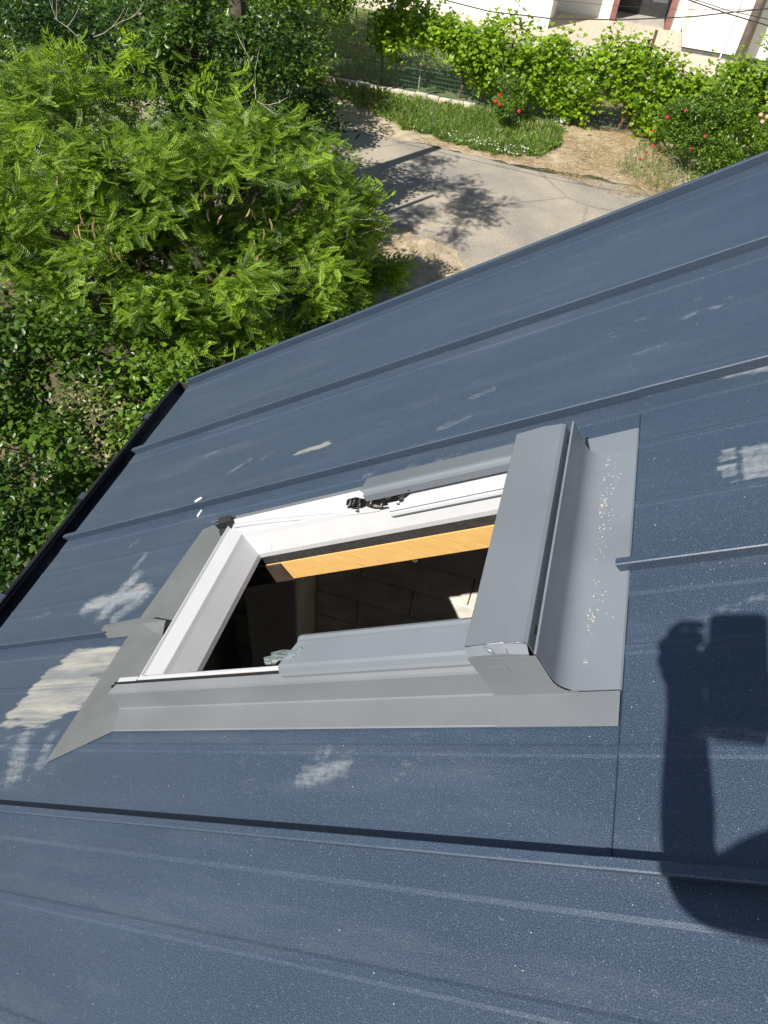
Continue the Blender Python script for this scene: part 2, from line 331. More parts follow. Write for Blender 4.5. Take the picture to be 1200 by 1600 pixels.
def dust(u, v):
    m = np.zeros(u.shape)
    for (a, b, c, d, r, s) in BLOBS: m = np.maximum(m, s*np.clip(1.25-seg_d(u, v, (a, b), (c, d))/r, 0, 1))
    for sv in SEAMS[9:]:
        d = sv-v; m = np.maximum(m, np.where(d > -.001, .36*np.exp(-(d/.007)**2)+.17*np.exp(-((d-.050)/.007)**2), 0))
    # boot print: toe and sole blocks
    for (u0, u1, v0, v1, s) in [(-.132, -.02, 1.005, 1.095, .66), (-.165, -.137, 1.083, 1.098, .62), (-.168, -.137, 1.062, 1.078, .68), (-.170, -.137, 1.040, 1.057, .70), (-.164, -.137, 1.018, 1.035, .66), (-.150, -.137, 1.004, 1.014, .45)]:
        k = np.clip(np.minimum(np.minimum(u-u0, u1-u), np.minimum(v-v0, v1-v))/.006+.5, 0, 1); m = np.maximum(m, s*k)
    return m

RIB = .001
def prof_h(dv):
    """height of the pan at distance dv from its lower seam (0..0.4885): two stiffening ribs and raised margins"""
    h = np.zeros_like(dv)
    for c in (0.160, 0.3285): h += RIB*np.clip((.011-abs(dv-c))/0.005, 0, 1)
    h += 0.0018*np.clip((dv-.4325)/.007, 0, 1)
    return h
HOLE = (-1.335, -0.455, 0.640, 1.110)
PW = .4885
def panel_mesh(v0, u0, u1, du, top):
    global RIB
    RIB = .0012 if v0 < 1.0 else .0004
    vs_ = sorted(set([round(x, 4) for x in np.arange(.0045, PW-.0045, .0085)]+[.149, .154, .166, .171, .3175, .3225, .3345, .3395, .4325, .4395, PW-.0025]))
    if du > .05: vs_ = [.0045, .149, .154, .166, .171, .3175, .3225, .3345, .3395, .4325, .4395, PW-.0025]
    vs_ = np.array(vs_); us = np.linspace(u0, u1, max(2, int(round((u1-u0)/du))+1))
    uu, vv = np.meshgrid(us, v0+vs_, indexing='ij'); hh = prof_h(vv-v0)+top
    n1, n2 = uu.shape
    idx = np.arange(n1*n2).reshape(n1, n2)
    q = np.stack([idx[:-1, :-1], idx[1:, :-1], idx[1:, 1:], idx[:-1, 1:]], -1).reshape(-1, 4)
    cu = ((uu[:-1, :-1]+uu[1:, 1:])/2).ravel(); cv = ((vv[:-1, :-1]+vv[1:, 1:])/2).ravel()
    q = q[~((cu > HOLE[0]) & (cu < HOLE[1]) & (cv > HOLE[2]) & (cv < HOLE[3]))]
    q = q if abs(v0+1.12) > .02 else q[~((cu > -1.55) & (cu < -.5) & (cv > -1.12+.02) & (cv < -.69))]  # added second opening, out of view, lets daylight into the attic
    return uu.ravel(), vv.ravel(), hh.ravel(), q
def roof_mesh(name, uu, vv, hh, q, parent, painted=True):
    use, q = np.unique(q, return_inverse=True); q = q.reshape(-1, 4); uu, vv, hh = uu[use], vv[use], hh[use]
    P = np.outer(uu, U)+np.outer(vv, V)+np.outer(hh-HC, NN)+np.array(CAMP)
    o0 = P.mean(0); me = bpy.data.meshes.new(name)
    me.from_pydata((P-o0).tolist(), [], [tuple(x) for x in q.tolist()])
    ul = me.uv_layers.new(name='UVMap'); vi = np.empty(len(me.loops), int); me.loops.foreach_get('vertex_index', vi)
    ul.data.foreach_set('uv', np.stack([uu[vi]+10, vv[vi]+10], -1).ravel().astype(np.float32))
    for nm, fn in (('dust', dust), ('cream', cream)):
        a = me.attributes.new(nm, 'FLOAT', 'POINT')
        a.data.foreach_set('value', (fn(uu, vv) if painted else np.zeros(uu.shape)).astype(np.float32))
    return link(name, me, M_ROOF, parent, o0)
UJ = -0.309
def seam_mesh(vk, u0, u1, top, parent, cap=True):
    # rising face, rolled top, back face; ends folded down
    pr = [(-.0022, 0.0), (-.0060, .012+top), (-.0100, .0265+top), (-.0105, .0290+top), (-.0085, .0305+top), (.0035, .0305+top), (.0055, .028+top), (.0045, .010+top), (.0045, .0+top)]
    us = np.linspace(u0, u1, 2+int((u1-u0)/.5)); n = len(pr); uu = []; vv = []; hh = []; f = []
    for i, u in enumerate(us):
        for (dv, h) in pr: uu.append(u); vv.append(vk+dv); hh.append(h)
    for i in range(len(us)-1):
        for k in range(n-1): f.append((i*n+k, i*n+k+1, (i+1)*n+k+1, (i+1)*n+k))
    f = [x+() for x in f]
    q = f
    P = [rw(a, b, c) for a, b, c in zip(uu, vv, hh)]
    q = q+([tuple(range(n-1, -1, -1))] if cap else [])+[tuple((len(us)-1)*n+k for k in range(n))]
    c = sum(P, Vector())/len(P); me = bpy.data.meshes.new('seam'); me.from_pydata([p-c for p in P], [], q)
    ul = me.uv_layers.new(name='UVMap')
    for l in me.loops: ul.data[l.index].uv = (uu[l.vertex_index]+10, vv[l.vertex_index]+10+hh[l.vertex_index])
    for nm in ('dust', 'cream'): me.attributes.new(nm, 'FLOAT', 'POINT')
    return link('seam', me, M_ROOF, parent, c)
UTOP = 2.6
M_HEM = mat('dark_sheet_edge', (0.022, 0.034, 0.056), .5, var=.2, vscale=30)
for i in range(len(SEAMS)-1):
    v0 = SEAMS[i]; near = v0 > -.2
    if near and v0 > .3 and v0 < 1.0:
        a = roof_mesh('roof_panel', *panel_mesh(v0, UE, UJ, .0085, 0.0), house)
        b = roof_mesh('roof_panel', *panel_mesh(v0, UJ-.002, .14, .0085, 0.0022), house)
        t = MB(); t.v = [(u_, v_, h_) for v_ in (v0+.006, v0+.4265) for (u_, h_) in ((UJ-.0016, .0006), (UJ-.0016, .0036), (UJ-.0006, .0038), (UJ+.0008, .0024))]
        t.f = [(0, 1, 5, 4), (1, 2, 6, 5), (2, 3, 7, 6)]; t.mi = [0]*3
        t.build('sheet_hem', M_HEM, b, rw)
        c = roof_mesh('roof_panel', *panel_mesh(v0, .14, UTOP, .5, 0.0022), house)
    elif near:
        b = a = roof_mesh('roof_panel', *panel_mesh(v0, UE, .14, .0085, 0.0), house)
        c = roof_mesh('roof_panel', *panel_mesh(v0, .14, UTOP, .5, 0.0), house)
    else:
        a = roof_mesh('roof_panel', *panel_mesh(v0, UE, UJ, .19, 0.0), house, False)
        b = roof_mesh('roof_panel', *panel_mesh(v0, UJ-.002, UTOP, .25, 0.0022), house, False)
    # each pan carries the seam on its near edge
    if abs(v0-.834) < .01:
        seam_mesh(v0, UE+.012, -1.690, 0, a); seam_mesh(v0, UJ-.016, UTOP, .0015, b)
    elif near and not (.3 < v0 < 1.0) and abs(v0-1.3225) > .01: seam_mesh(v0, UE+.012, UTOP, 0, a)
    else:
        seam_mesh(v0, UE+.012, UJ-.001, 0, a); seam_mesh(v0, UJ-.004, UTOP, .0012, b, False)
v_end = SEAMS[-1]
seam_mesh(v_end, UE+.012, UTOP, 0, house)
# verge trim beyond the last seam
t = MB(); pf = [(.0045, .0), (.030, .0), (.036, -.004), (.037, -.16), (.020, -.17)]
for u in (UE-.004, UTOP): t.v += [(u, v_end+a, b) for a, b in pf]
t.f = [(k, k+1, k+1+len(pf), k+len(pf)) for k in range(len(pf)-1)]; t.mi = [0]*len(t.f)
M_TRIM = mat('dark_trim_steel', (0.045, 0.055, 0.075), .45, var=.2, vscale=20, bump=.1, bscale=300)
t.build('verge_trim', M_TRIM, house, rw, solid=.001)
t = MB(); t.v = [(UE-.001, -6, .0), (UE-.001, v_end+.03, .0), (UE-.006, v_end+.03, -.045), (UE-.006, -6, -.045)]; t.f = [(0, 1, 2, 3)]; t.mi = [0]
t.build('eave_trim', M_TRIM, house, rw, solid=.001)
# other slope of the roof, roof boards, walls of the house
rx = rw(UTOP, 0, 0); t = MB()
t.v = [(rx.x, SEAMS[0], rx.z), (rx.x, v_end+.03, rx.z), (rx.x+4, v_end+.03, rx.z-2.8), (rx.x+4, SEAMS[0], rx.z-2.8)]; t.f = [(0, 1, 2, 3)]; t.mi = [0]
t.build('rear_roof_slope', M_TRIM, house, solid=.03)
M_BOARD = mat('raw_roof_boards', (0.42, .29, .16), .85, var=.2, vscale=5)
XE = rw(UE, 0, 0).x; ZE = rw(UE, 0, 0).z
t = MB()   # eave board below the gutter
t.box(XE+.02, XE+.05, -4.4, v_end+.02, ZE-.26, ZE-.06); t.build('fascia_board', M_TRIM, house)
gx0 = XE+.10
t = MB(); t.box(gx0, gx0+.25, -4.2, 2.2, 0, ZE-.02); t.build('wall', M_HWALL, house)
def gable(y0, y1):
    t = MB(); xs = (gx0+.252, rx.x, rx.x+3.7)
    zt = [ZE+(x-XE)*math.tan(PITCH)-.10 for x in xs[:2]]+[ZE+.1]
    for y in (y0, y1): t.v += [(xs[0], y, 0), (xs[2], y, 0), (xs[2], y, zt[2]), (xs[1], y, zt[1]), (xs[0], y, zt[0])]
    t.f = [(0, 1, 2, 3, 4), (9, 8, 7, 6, 5)]+[(k, k+5, (k+1) % 5+5, (k+1) % 5) for k in range(5)]; t.mi = [0]*len(t.f); return t
gable(1.99, 2.2).build('wall', M_HWALL, house); gable(-4.2, -4.0).build('wall', M_HWALL, house)
t = MB(); t.box(rx.x+3.4, rx.x+3.65, -4.0, 1.99, 0, ZE-.1); t.build('wall', M_HWALL, house)
# ---- attic seen through the window: block walls, corner column, floor
inner = MB(); zr = lambda x: EYE+(x-.523)*math.tan(PITCH)-.747-.16
inner.hexa([(-1.32, 1.82, EYE-4.6), (2.2, 1.82, EYE-4.6), (2.2, 1.985, EYE-4.6), (-1.32, 1.985, EYE-4.6), (-1.32, 1.82, zr(-1.32)), (2.2, 1.82, zr(2.2)), (2.2, 1.985, zr(2.2)), (-1.32, 1.985, zr(-1.32))])
iw = inner.build('attic_gable_wall', mat('mortar', (.10, .09, .08), .95, var=.3, vscale=20), house)
bm_ = MB(); bm_.box(-.2345, .2345, -.02, .02, 0, .183); bme = None
def block(x, y, z, rot, parent):
    global bme
    if bme is None:
        o = bm_.build('concrete_block', M_BLOCK, parent, origin=(0, 0, 0), bevel=.004); bme = o.data
        o.location = Vector((x, y, z))-wpos(parent)
    else:
        o = bpy.data.objects.new('concrete_block', bme); C.objects.link(o); o.parent = parent; o.location = Vector((x, y, z))-wpos(parent)
        q = o.modifiers.new('bevel', 'BEVEL'); q.width = .004; q.segments = 2
    o.rotation_euler.z = rot
for r in range(11):
    z = EYE-3.989+.1894*r
    for i in range(6):
        x = -1.130+.4735*i+(.2367 if r % 2 else 0)
        if z+.2 < EYE+(x-.2-.523)*math.tan(PITCH)-.85: block(x, 1.820, z, 0, iw)
M_COL = mat('smooth_pale_concrete', (0.74, .72, .66), .85, var=.10, vscale=5, bump=.1, bscale=30)
kw = MB(); kw.box(-1.33, -1.24, -1.0, 1.92, EYE-4.6, EYE-2.20); kwo = kw.build('knee_wall', mat('mortar_grey', (.10, .09, .08), .95, var=.3, vscale=20), house)
for r in range(9):
    for i in range(5): block(-1.235, 1.56-.4735*i-(.2367 if r % 2 else 0), EYE-3.989+.1894*r, PI/2, kwo)
cl = MB(); cl.box(-.85, -.615, 1.55, 1.79, EYE-4.2, EYE-2.10); cl.build('column', M_COL, house, bevel=.012)
fl = MB(); fl.box(-1.24, 3, -3.9, 1.80, EYE-4.3, EYE-4.0); fl.build('attic_floor', M_CONC, house)

for (a, b, c, d) in ((-1.66, -1.56, -1.11, -.64), (-.50, -.42, -1.11, -.64)): t = MB(); t.box(a, b, c, d, -.10, -.006); t.build('added_opening_board', M_BOARD, house, rw)  # boards at the ends of the added opening
# gutter: half round trough with rolled rim, brackets, end cap
gcx, gcz = XE-.072, ZE-.135; GR = .075
def gut(y0, y1):
    t = MB(); A = [PI*(1.0+k/12) for k in range(13)]; pr = [(math.cos(a)*GR, math.sin(a)*GR) for a in A]
    pr = [(-GR+.004+.009*math.cos(a)*1-.009, .004+.010*math.sin(a)) for a in np.linspace(-.3, PI*1.6, 9)]+pr
    for y in (y0, y1): t.v += [(gcx+a, y, gcz+b) for a, b in pr]
    n = len(pr); t.f = [(k, k+1, k+1+n, k+n) for k in range(n-1)]; t.mi = [0]*len(t.f); return t
go = gut(-4.3, v_end+.150).build('gutter', M_GUT, house, smooth=True, solid=.0012)
for y in np.arange(2.16, -4, -.535):
    t = MB()
    for k in range(8):
        a0, a1 = PI*(1-.08+k*1.05/8), PI*(1-.08+(k+1)*1.05/8); r0, r1 = GR+.002, GR+.006
        vs = [(gcx+r*math.cos(a), yy, gcz+r*math.sin(a)) for yy in (y-.013, y+.013) for (r, a) in ((r0, a0), (r1, a0), (r1, a1), (r0, a1))]
        t.hexa(vs)
    t.box(gcx-GR-.022, gcx-GR+.004, y-.016, y+.016, gcz+.012, gcz+.018)
    t.build('gutter_bracket', M_TRIM, go)
t = MB(); n = 16
ye = v_end+.150
t.v = [(gcx+(GR+.003)*math.cos(PI+PI*k/n), yy, gcz+(GR+.003)*math.sin(PI+PI*k/n)) for yy in (ye-.001, ye+.004) for k in range(n+1)]
t.f = [tuple(range(n+1)), tuple(range(2*n+1, n, -1))]+[(k, k+n+1, k+n+2, k+1) for k in range(n)]+[(n, 2*n+1, n+1, 0)]; t.mi = [0]*len(t.f)
t.build('gutter_end_cap', M_STEEL, go)

# ================================================================ ROOF WINDOW (frame without its sash)
W = bpy.data.objects.new('roof_window', None); C.objects.link(W); W.parent = house; W.location = rw(-.9, .62, 0)-wpos(house); W.empty_display_size = .1
W['label'] = 'open roof window frame, white inside with grey outer covers, its sash missing'
def extr(prof, a0, a1, axis='u', caps=True):
    """sweep an open or closed profile; prof holds (other axis, h); a0/a1 may be lists for cut ends"""
    t = MB(); n = len(prof); A0 = a0 if isinstance(a0, (list, tuple)) else [a0]*n; A1 = a1 if isinstance(a1, (list, tuple)) else [a1]*n
    for A in (A0, A1):
        for (p, h), a in zip(prof, A): t.v.append((a, p, h) if axis == 'u' else (p, a, h))
    t.f = [(k, k+1, k+1+n, k+n) for k in range(n-1)]
    t.mi = [0]*len(t.f); return t
def solidpoly(prof, a0, a1, axis='u'):
    t = extr(prof+[prof[0]], a0, a1, axis); n = len(prof)+1
    t.f += [tuple(range(n-2, -1, -1)), tuple(n+k for k in range(n-1))]; t.mi = [0]*len(t.f); return t
# flashing ---------------------------------------------------------
ap = MB()   # apron below the window, flat on the sheets, rising to the frame
T = .0045
ap.v = [(-1.630, .462, T), (-1.615, .80, T+.001), (-1.612, .875, T+.001), (-1.585, 1.30, T+.001), (-1.535, 1.262, T), (-1.44, .546, T), (-1.44, .612, T+.001), (-1.43, .80, T+.002), (-1.43, .875, T+.002), (-1.43, 1.19, T+.001),
        (-1.375, .612, .036), (-1.375, .80, .038), (-1.375, .875, .038), (-1.375, 1.15, .036), (-1.350, .63, .046), (-1.350, 1.13, .046), (-1.52, .60, T)]
ap.f = [(0, 5, 16), (16, 5, 6), (0, 16, 1), (16, 6, 7), (16, 7, 1), (1, 7, 8, 2), (2, 8, 9, 4, 3), (6, 10, 11, 7), (7, 11, 12, 8), (8, 12, 13, 9), (10, 14, 15, 13, 12, 11)]
ap.mi = [0]*len(ap.f); ap.v[3] = (-1.575, 1.205, T+.001); ap.v[4] = (-1.50, 1.222, T)
apo = ap.build('apron_flashing', M_APRON, W, rw, solid=.0012)
hd = MB()   # folded hump of the apron over the seam
hd.v = [(-1.70, .822, T), (-1.70, .828, .036), (-1.70, .843, .036), (-1.70, .852, T), (-1.50, .818, T+.002), (-1.525, .826, .040), (-1.535, .848, .040), (-1.52, .862, T+.002), (-1.455, .800, T+.01), (-1.455, .86, T+.01), (-1.46, .84, .026)]
hd.f = [(0, 4, 5, 1), (1, 5, 6, 2), (2, 6, 7, 3), (0, 1, 2, 3), (4, 8, 10, 5), (5, 10, 6)]; hd.mi = [0]*len(hd.f)
hd.build('seam_fold', M_APRON, W, rw, solid=.001)
sf = [(.543, .0035), (.545, .0055), (.597, .0065), (.6000, .010), (.6035, .060), (.606, .064), (.618, .074)]
sn = extr(sf, [-1.445, -1.447, -1.466, -1.466, -1.452, -1.449, -1.42], -.500)
sn.build('side_flashing', M_FLASH, W, rw, solid=.001, bevel=0)
sf2 = [(1.755-a, b) for a, b in sf]
extr(sf2, -1.44, -.500).build('side_flashing', M_FLASH, W, rw, solid=-.001)
# top gutter flashing: corner plate with curved cut, back wall, fillet, flat panel
pl = MB(); arc = [(-.403, .104), (-.4028, .042)]+[(-.4025+.034*(1-math.cos(a)), .040-.034*math.sin(a)) for a in np.linspace(.1, PI/2, 9)]+[(-.311, .0055)]
top = [(-.512, .110)]+arc
pl.v = [(a, .5975, h) for a, h in top]+[(a, .5975, .004) for a, h in top]; m_ = len(top)
pl.f = [(k, k+1, k+1+m_, k+m_) for k in range(m_-1)]; pl.mi = [0]*len(pl.f)
pl.v += [(-.512, .5975, .006), (-.311, .5975, .006), (-.311, .541, .0048), (-.500, .541, .0048), (-.500, .537, .0046), (-.311, .537, .0046)]
b0 = 2*m_; pl.f += [(b0, b0+1, b0+2, b0+3)]; pl.mi += [0]
pl.build('corner_flashing', M_FLASH, W, rw, solid=.0012)
pl = MB(); pl.box(-.4600, -.4575, .5955, .5962, .070, .084); pl.box(-.487, -.4600, .5955, .5962, .083, .0845); pl.build('locking_tab', M_FLASH, W, rw)
prf = [(-.4075, .098), (-.4065, .104), (-.4040, .104), (-.4028, .042)]+[(-.4025+.034*(1-math.cos(a)), .040-.034*math.sin(a)) for a in np.linspace(.1, PI/2, 11)]+[(-.3125, .0060), (-.3105, .0035)]
bp = extr(prf, .600, 1.150, 'v'); o = bp.build('back_gutter_flashing', M_FLASH_SKY, W, rw, solid=-.001, smooth=False)
for _p in o.data.polygons:
    if abs(_p.normal.dot(NN)) < .25 and False: _p.use_smooth = False
fp_ = [(-.47, .0062), (-.3125, .0058), (-.3105, .0035)]
extr(fp_, 1.150, 1.213, 'v').build('back_gutter_flashing', M_FLASH_SKY, W, rw, solid=-.001)
MB_ = MB(); MB_.box(-.3165, -.3155, .545, .596, .0058, .0066); MB_.box(-.5, -.372, .5986, .6004, .0062, .0082); MB_.build('flashing_crease', M_FLASH, W, rw)
# frame ----------------------------------------------------------------
U0, U1, V0, V1 = -1.352, -.41, .624, 1.125
FP = [(0, -.01), (0, .070), (.002, .0775), (.005, .0775), (.007, .0725), (.0075, .071), (.048, .057), (.050, .0625), (.055, .0625), (.059, .050), (.079, .002), (.079, -.012)]
def rail(side):
    t = MB(); FPs = FP if side != 'n' else [(0, -.01), (0, .070), (.003, .078), (.010, .078), (.013, .074), (.014, .066), (.015, .055), (.016, .045), (.017, .03), (.018, .02), (.019, .002), (.019, -.012)]
    NR = [(0, -.01), (0, .070), (.003, .078), (.010, .078), (.013, .074), (.014, .066), (.015, .055), (.016, .045), (.017, .03), (.018, .02), (.019, .002), (.019, -.012)]
    n = len(FP); ks = dict(b=1.0, n=.93, f=.93, t=1.0)
    for e in (0, 1):
        for (d, h), (d2, h2) in zip(FPs, NR):
            db, dn, df, dt = (d*ks[c] for c in 'bnft'); dn = d2 if side != 'n' else d
            if side != 'f' and side != 'n': dn = d2
            if side == 'n': db, dt = d*ks['b'], d*ks['t']
            if side == 'b': t.v.append((U0+db, V0+dn if e == 0 else V1-df, h))
            if side == 't': t.v.append((U1-dt, V0+dn if e == 0 else V1-df, h))
            if side == 'n': t.v.append((U0+db if e == 0 else U1-dt, V0+dn, h))
            if side == 'f': t.v.append((U0+db if e == 0 else U1-dt, V1-df, h))
    t.f = [(k, k+1, k+1+n, k+n) for k in range(n-1)]+[(n-1, 0, n, 2*n-1)]; t.f += [tuple(range(n)), tuple(range(2*n-1, n-1, -1))]
    t.mi = [0]*len(t.f); return t
for sd in 'bntf': rail(sd).build('frame_rail', M_WHITE, W, rw, bevel=.0012)
# side lips that run past the bottom rail
t = MB(); t.box(-1.418, U0-.001, .622, .634, .069, .0775); t.build('frame_lip', M_WHITE, W, rw, bevel=.001)
t = MB(); t.box(-1.372, U0-.001, 1.112, 1.1245, .069, .0775); t.build('frame_lip', M_WHITE, W, rw, bevel=.001)
# flared moulding on the far rail
t = MB(); q = []
for i in range(25):
    f_ = i/24; u = -1.33+f_*.46; v = 1.100-.045*f_**2*(3-2*f_)*.6; h = .0725-.024*f_
    q.append((u, v, h))
t.tube(q, [.0055]*25, 8); t.build('frame_moulding', M_WHITE, W, rw, smooth=True)
# plugged screw hole in the corner
t = MB(); t.tube([(-1.225, 1.062, .0165), (-1.225, 1.0575, .0190)], [.009, .007], 14); t.build('screw_cap', M_WHITE, W, rw, smooth=False)
# gaskets
extr([(.6185, .058), (.6185, .070), (.6215, .0765), (.6225, .0765), (.6225, .058)], -1.428, -.87).build('gasket', M_RUBBER, W, rw, solid=.001)
t = MB(); t.tube([(-1.448, .6205, .064), (-1.405, .6205, .067)], [.004, .006], 6); t.build('gasket_end', M_RUBBER, W, rw)
star = [(1.25*a_, 1.25*b_) for a_, b_ in [(.018, .006), (.008, .010), (.012, .022), (.002, .014), (-.009, .021), (-.008, .006), (-.018, -.004), (-.007, -.007), (-.006, -.020), (.004, -.012), (.015, -.018), (.009, -.004)]]
t = MB(); n = len(star)
t.v = [(-1.385+(.0 if k < n else .045), 1.108+star[k % n][0], .066+star[k % n][1]) for k in range(2*n)]
t.f = [tuple(range(n)), tuple(range(2*n-1, n-1, -1))]+[(k, (k+1) % n, (k+1) % n+n, k+n) for k in range(n)]; t.mi = [0]*len(t.f)
t.build('gasket_end', M_RUBBER, W, rw)
t = MB(); t.box(-1.36, -.50, 1.1255, 1.1375, .0715, .0755); t.build('side_flashing_lip', M_FLASH, W, rw)
# covers ----------------------------------------------------------------
nc = [(.609, .074), (.609, .079), (.612, .083), (.622, .086), (.627, .090), (.668, .099), (.670, .1045), (.675, .107), (.680, .1045), (.681, .098), (.681, .088)]
extr(nc, [-.918, -.920, -.922, -.928, -.926, -.893, -.889, -.887, -.885, -.885, -.885], -.495).build('side_cover', M_COVER, W, rw, solid=.0012)
fc = [(1.1400, .074), (1.1400, .090), (1.137, .094), (1.087, .1035), (1.084, .108), (1.079, .108), (1.075, .102), (1.068, .100), (1.067, .084)]
extr(fc, [-.902, -.902, -.902, -.897, -.895, -.893, -.885, -.885, -.885], -.495).build('side_cover', M_COVER, W, rw, solid=-.0012)
t = MB()   # far cover inner skirt
t = extr([(1.090, .1000), (1.083, .086), (1.078, .070)], [-.81, -.81, -.81], -.495); t.build('cover_skirt', M_COVER, W, rw, solid=.001)
# white sash rail stub lying on the far rail under the cover, with its thin grey lip
t = solidpoly([(1.086, .084), (1.0605, .0445), (1.0570, .0425), (1.0555, .0365), (1.0600, .0365), (1.070, .050), (1.088, .070)], -.842, -.49); t.build('sash_rail_stub', M_WHITE, W, rw)
t = MB(); t.box(-.842, -.49, 1.0545, 1.0600, .0335, .0363); t.box(-.842, -.49, 1.0600, 1.0612, .0450, .0470); t.build('grey_lip', M_COVER, W, rw)
# hood
hp = [(-.5150, .094), (-.5165, .117), (-.514, .120), (-.452, .1225), (-.449, .1215), (-.420, .1185), (-.4150, .115), (-.4145, .076)]
extr(hp, .6120, 1.130, 'v').build('top_hood', M_COVER, W, rw, solid=-.0012)
t = MB()   # pressed end cap of the hood
A = [(-.5160, .118), (-.500, .1200), (-.452, .1215), (-.4155, .1150)]
t.v = [(a, .6118, h) for a, h in A]+[(a, .6020, h-.0125) for a, h in A]+[(a, .600, .092) for a, h in A]
t.f = [(k, k+1, k+5, k+4) for k in range(3)]+[(k+4, k+5, k+9, k+8) for k in range(3)]; t.mi = [0]*6
t.build('hood_end_cap', M_COVER, W, rw, solid=.001)
t = MB(); q = [(-.484, .6110, .1195), (-.474, .606, .1135), (-.467, .6025, .109)]
t.tube(q, [.0015, .0045, .002], 8); t.tube([(-.449, .6125, .1215), (-.4485, .6075, .116), (-.447, .6015, .109)], [.0012, .0015, .0012], 6); t.tube([(-.449, .612, .1215), (-.430, .612, .1205), (-.4185, .611, .117)], .0014, 6)
t.build('pressed_boss', M_COVER, W, rw, smooth=True)
t = MB(); t.box(-.4142, -.4078, .604, 1.128, .062, .066); t.build('hood_gap_shade', M_RUBBER, W, rw)  # black strip laid in as the shade deep in the hood gap
for a in (.640, 1.088): t = MB(); t.box(-.4142, -.4132, a, a+.014, .088, .104); t.build('hood_clip', M_STEEL, W, rw)
# hinges ---------------------------------------------------------------
t = MB()
def plate(t, pts, v, th=.002, dv=0):
    n = len(pts); t.add([(a, v+dv*k_, h) for k_ in (0, 1) for a, h in pts] if False else [(a, v, h) for a, h in pts]+[(a, v-th, h) for a, h in pts],
        [tuple(range(n)), tuple(range(2*n-1, n-1, -1))]+[(k, (k+1) % n, (k+1) % n+n, k+n) for k in range(n)])
HV = 1.080
plate(t, [(-.952, .078), (-.940, .092), (-.915, .093), (-.900, .084), (-.880, .082), (-.862, .066), (-.875, .056), (-.902, .058), (-.915, .064), (-.922, .056), (-.936, .060), (-.938, .070)], HV)
plate(t, [(-.945, .074), (-.925, .086), (-.895, .078), (-.905, .068), (-.930, .066)], HV-.006, .003)
ar = [(-.845+.062*math.cos(a), .108+.058*math.sin(a)) for a in np.linspace(-PI*.86, -PI*.13, 12)]; ar += [(-.845+.044*math.cos(a), .108+.038*math.sin(a)) for a in np.linspace(-PI*.13, -PI*.86, 12)]
plate(t, ar, HV-.004, .004)
plate(t, [(-.800, .088), (-.775, .099), (-.760, .096), (-.763, .084), (-.790, .068), (-.812, .062)], HV-.002, .003)
t.m = 1
ar = [(-.845+.067*math.cos(a), .108+.063*math.sin(a)) for a in np.linspace(-PI*.80, -PI*.25, 12)]; ar += [(-.845+.058*math.cos(a), .108+.054*math.sin(a)) for a in np.linspace(-PI*.25, -PI*.80, 12)]
plate(t, ar, HV-.0085, .002)
plate(t, [(-.808, .074), (-.776, .088), (-.770, .082), (-.802, .064)], HV-.007, .002)
for (a, h) in [(-.940, .078), (-.925, .082), (-.912, .074), (-.926, .062), (-.884, .070), (-.862, .058), (-.815, .058), (-.790, .078), (-.770, .090), (-.905, .086)]:
    t.tube([(a, HV-.002, h), (a, HV-.014, h)], .0032, 8)
o = t.build('pivot_hinge', [M_DSTEEL, M_STEEL], W, rw)
t = MB()
for dv, du in ((0, 0), (.010, .008)):
    plate(t, [(-.955+du, .078), (-.948+du, .094), (-.928+du, .098), (-.905+du, .092), (-.902, .084), (-.930+du, .086), (-.940+du, .078)], .640+dv, .002)
    t.tube([(-.946+du, .636+dv, .086), (-.946+du, .644+dv, .086)], .005, 8); t.tube([(-.915+du, .636+dv, .091), (-.905+du, .645+dv, .091)], .004, 8)
t.v = [(-.925+(a+.925)*1.7, b, .080+(h-.080)*1.35) for a, b, h in t.v]
t.build('pivot_hinge', mat('greenish_reflection_metal', (.33, .39, .38), .12, .6, var=.3, vscale=45, spec=.8), W, rw)  # metal hinge fitting, greenish reflection put into its colour
# foam collar and wooden battens round the opening, under the sheet
def ringbar(name, m, o0, o1, i0, i1, h0, h1, par):
    ua, ub, va, vb = o0; uc, ud, vc, vd = i0
    for (a, b, c, d) in ((ua, ub, vd, vb), (ua, ub, va, vc)):
        t = MB(); t.box(a, b, c, d, h0, h1); t.build(name, m, par, rw)
M_BATTEN_SHADE = mat('batten_shade_brown', (.045, .028, .018), .9, var=.25, vscale=12)
ringbar('foam_collar', M_FOAM, (-1.305, -.40, .60, 1.075), None, (0, 0, .70, 1.0515), None, -.0385, -.0125, W)
t = MB(); t.box(-1.72, -.2, 1.0505, 1.100, -.1040, -.040); t.build('roof_batten', M_WOOD, house, rw, bevel=.0015)
t = MB(); t.box(-1.72, -.2, .62, .680, -.0965, -.040); t.build('roof_batten', M_WOOD, house, rw, bevel=.0015)
for v in (.25, 1.62): t = MB(); t.box(-2.2, 1.5, v, v+.06, -.17, -.03); t.build('rafter', M_WOOD, house, rw, bevel=.002)
t = MB(); t.box(-1.42, -1.228, 1.0455, 1.0500, -.1045, -.0395); t.build('batten_shade_board', M_BATTEN_SHADE, house, rw, bevel=.002)  # thin board added, its dark brown is the shade on the batten end
# splinters hanging off the batten
t = MB(); t.tube([(-.86, 1.0495, -.096), (-.855, 1.046, -.108), (-.845, 1.045, -.102)], .0004, 4); t.build('splinter', M_WOOD, house, rw)

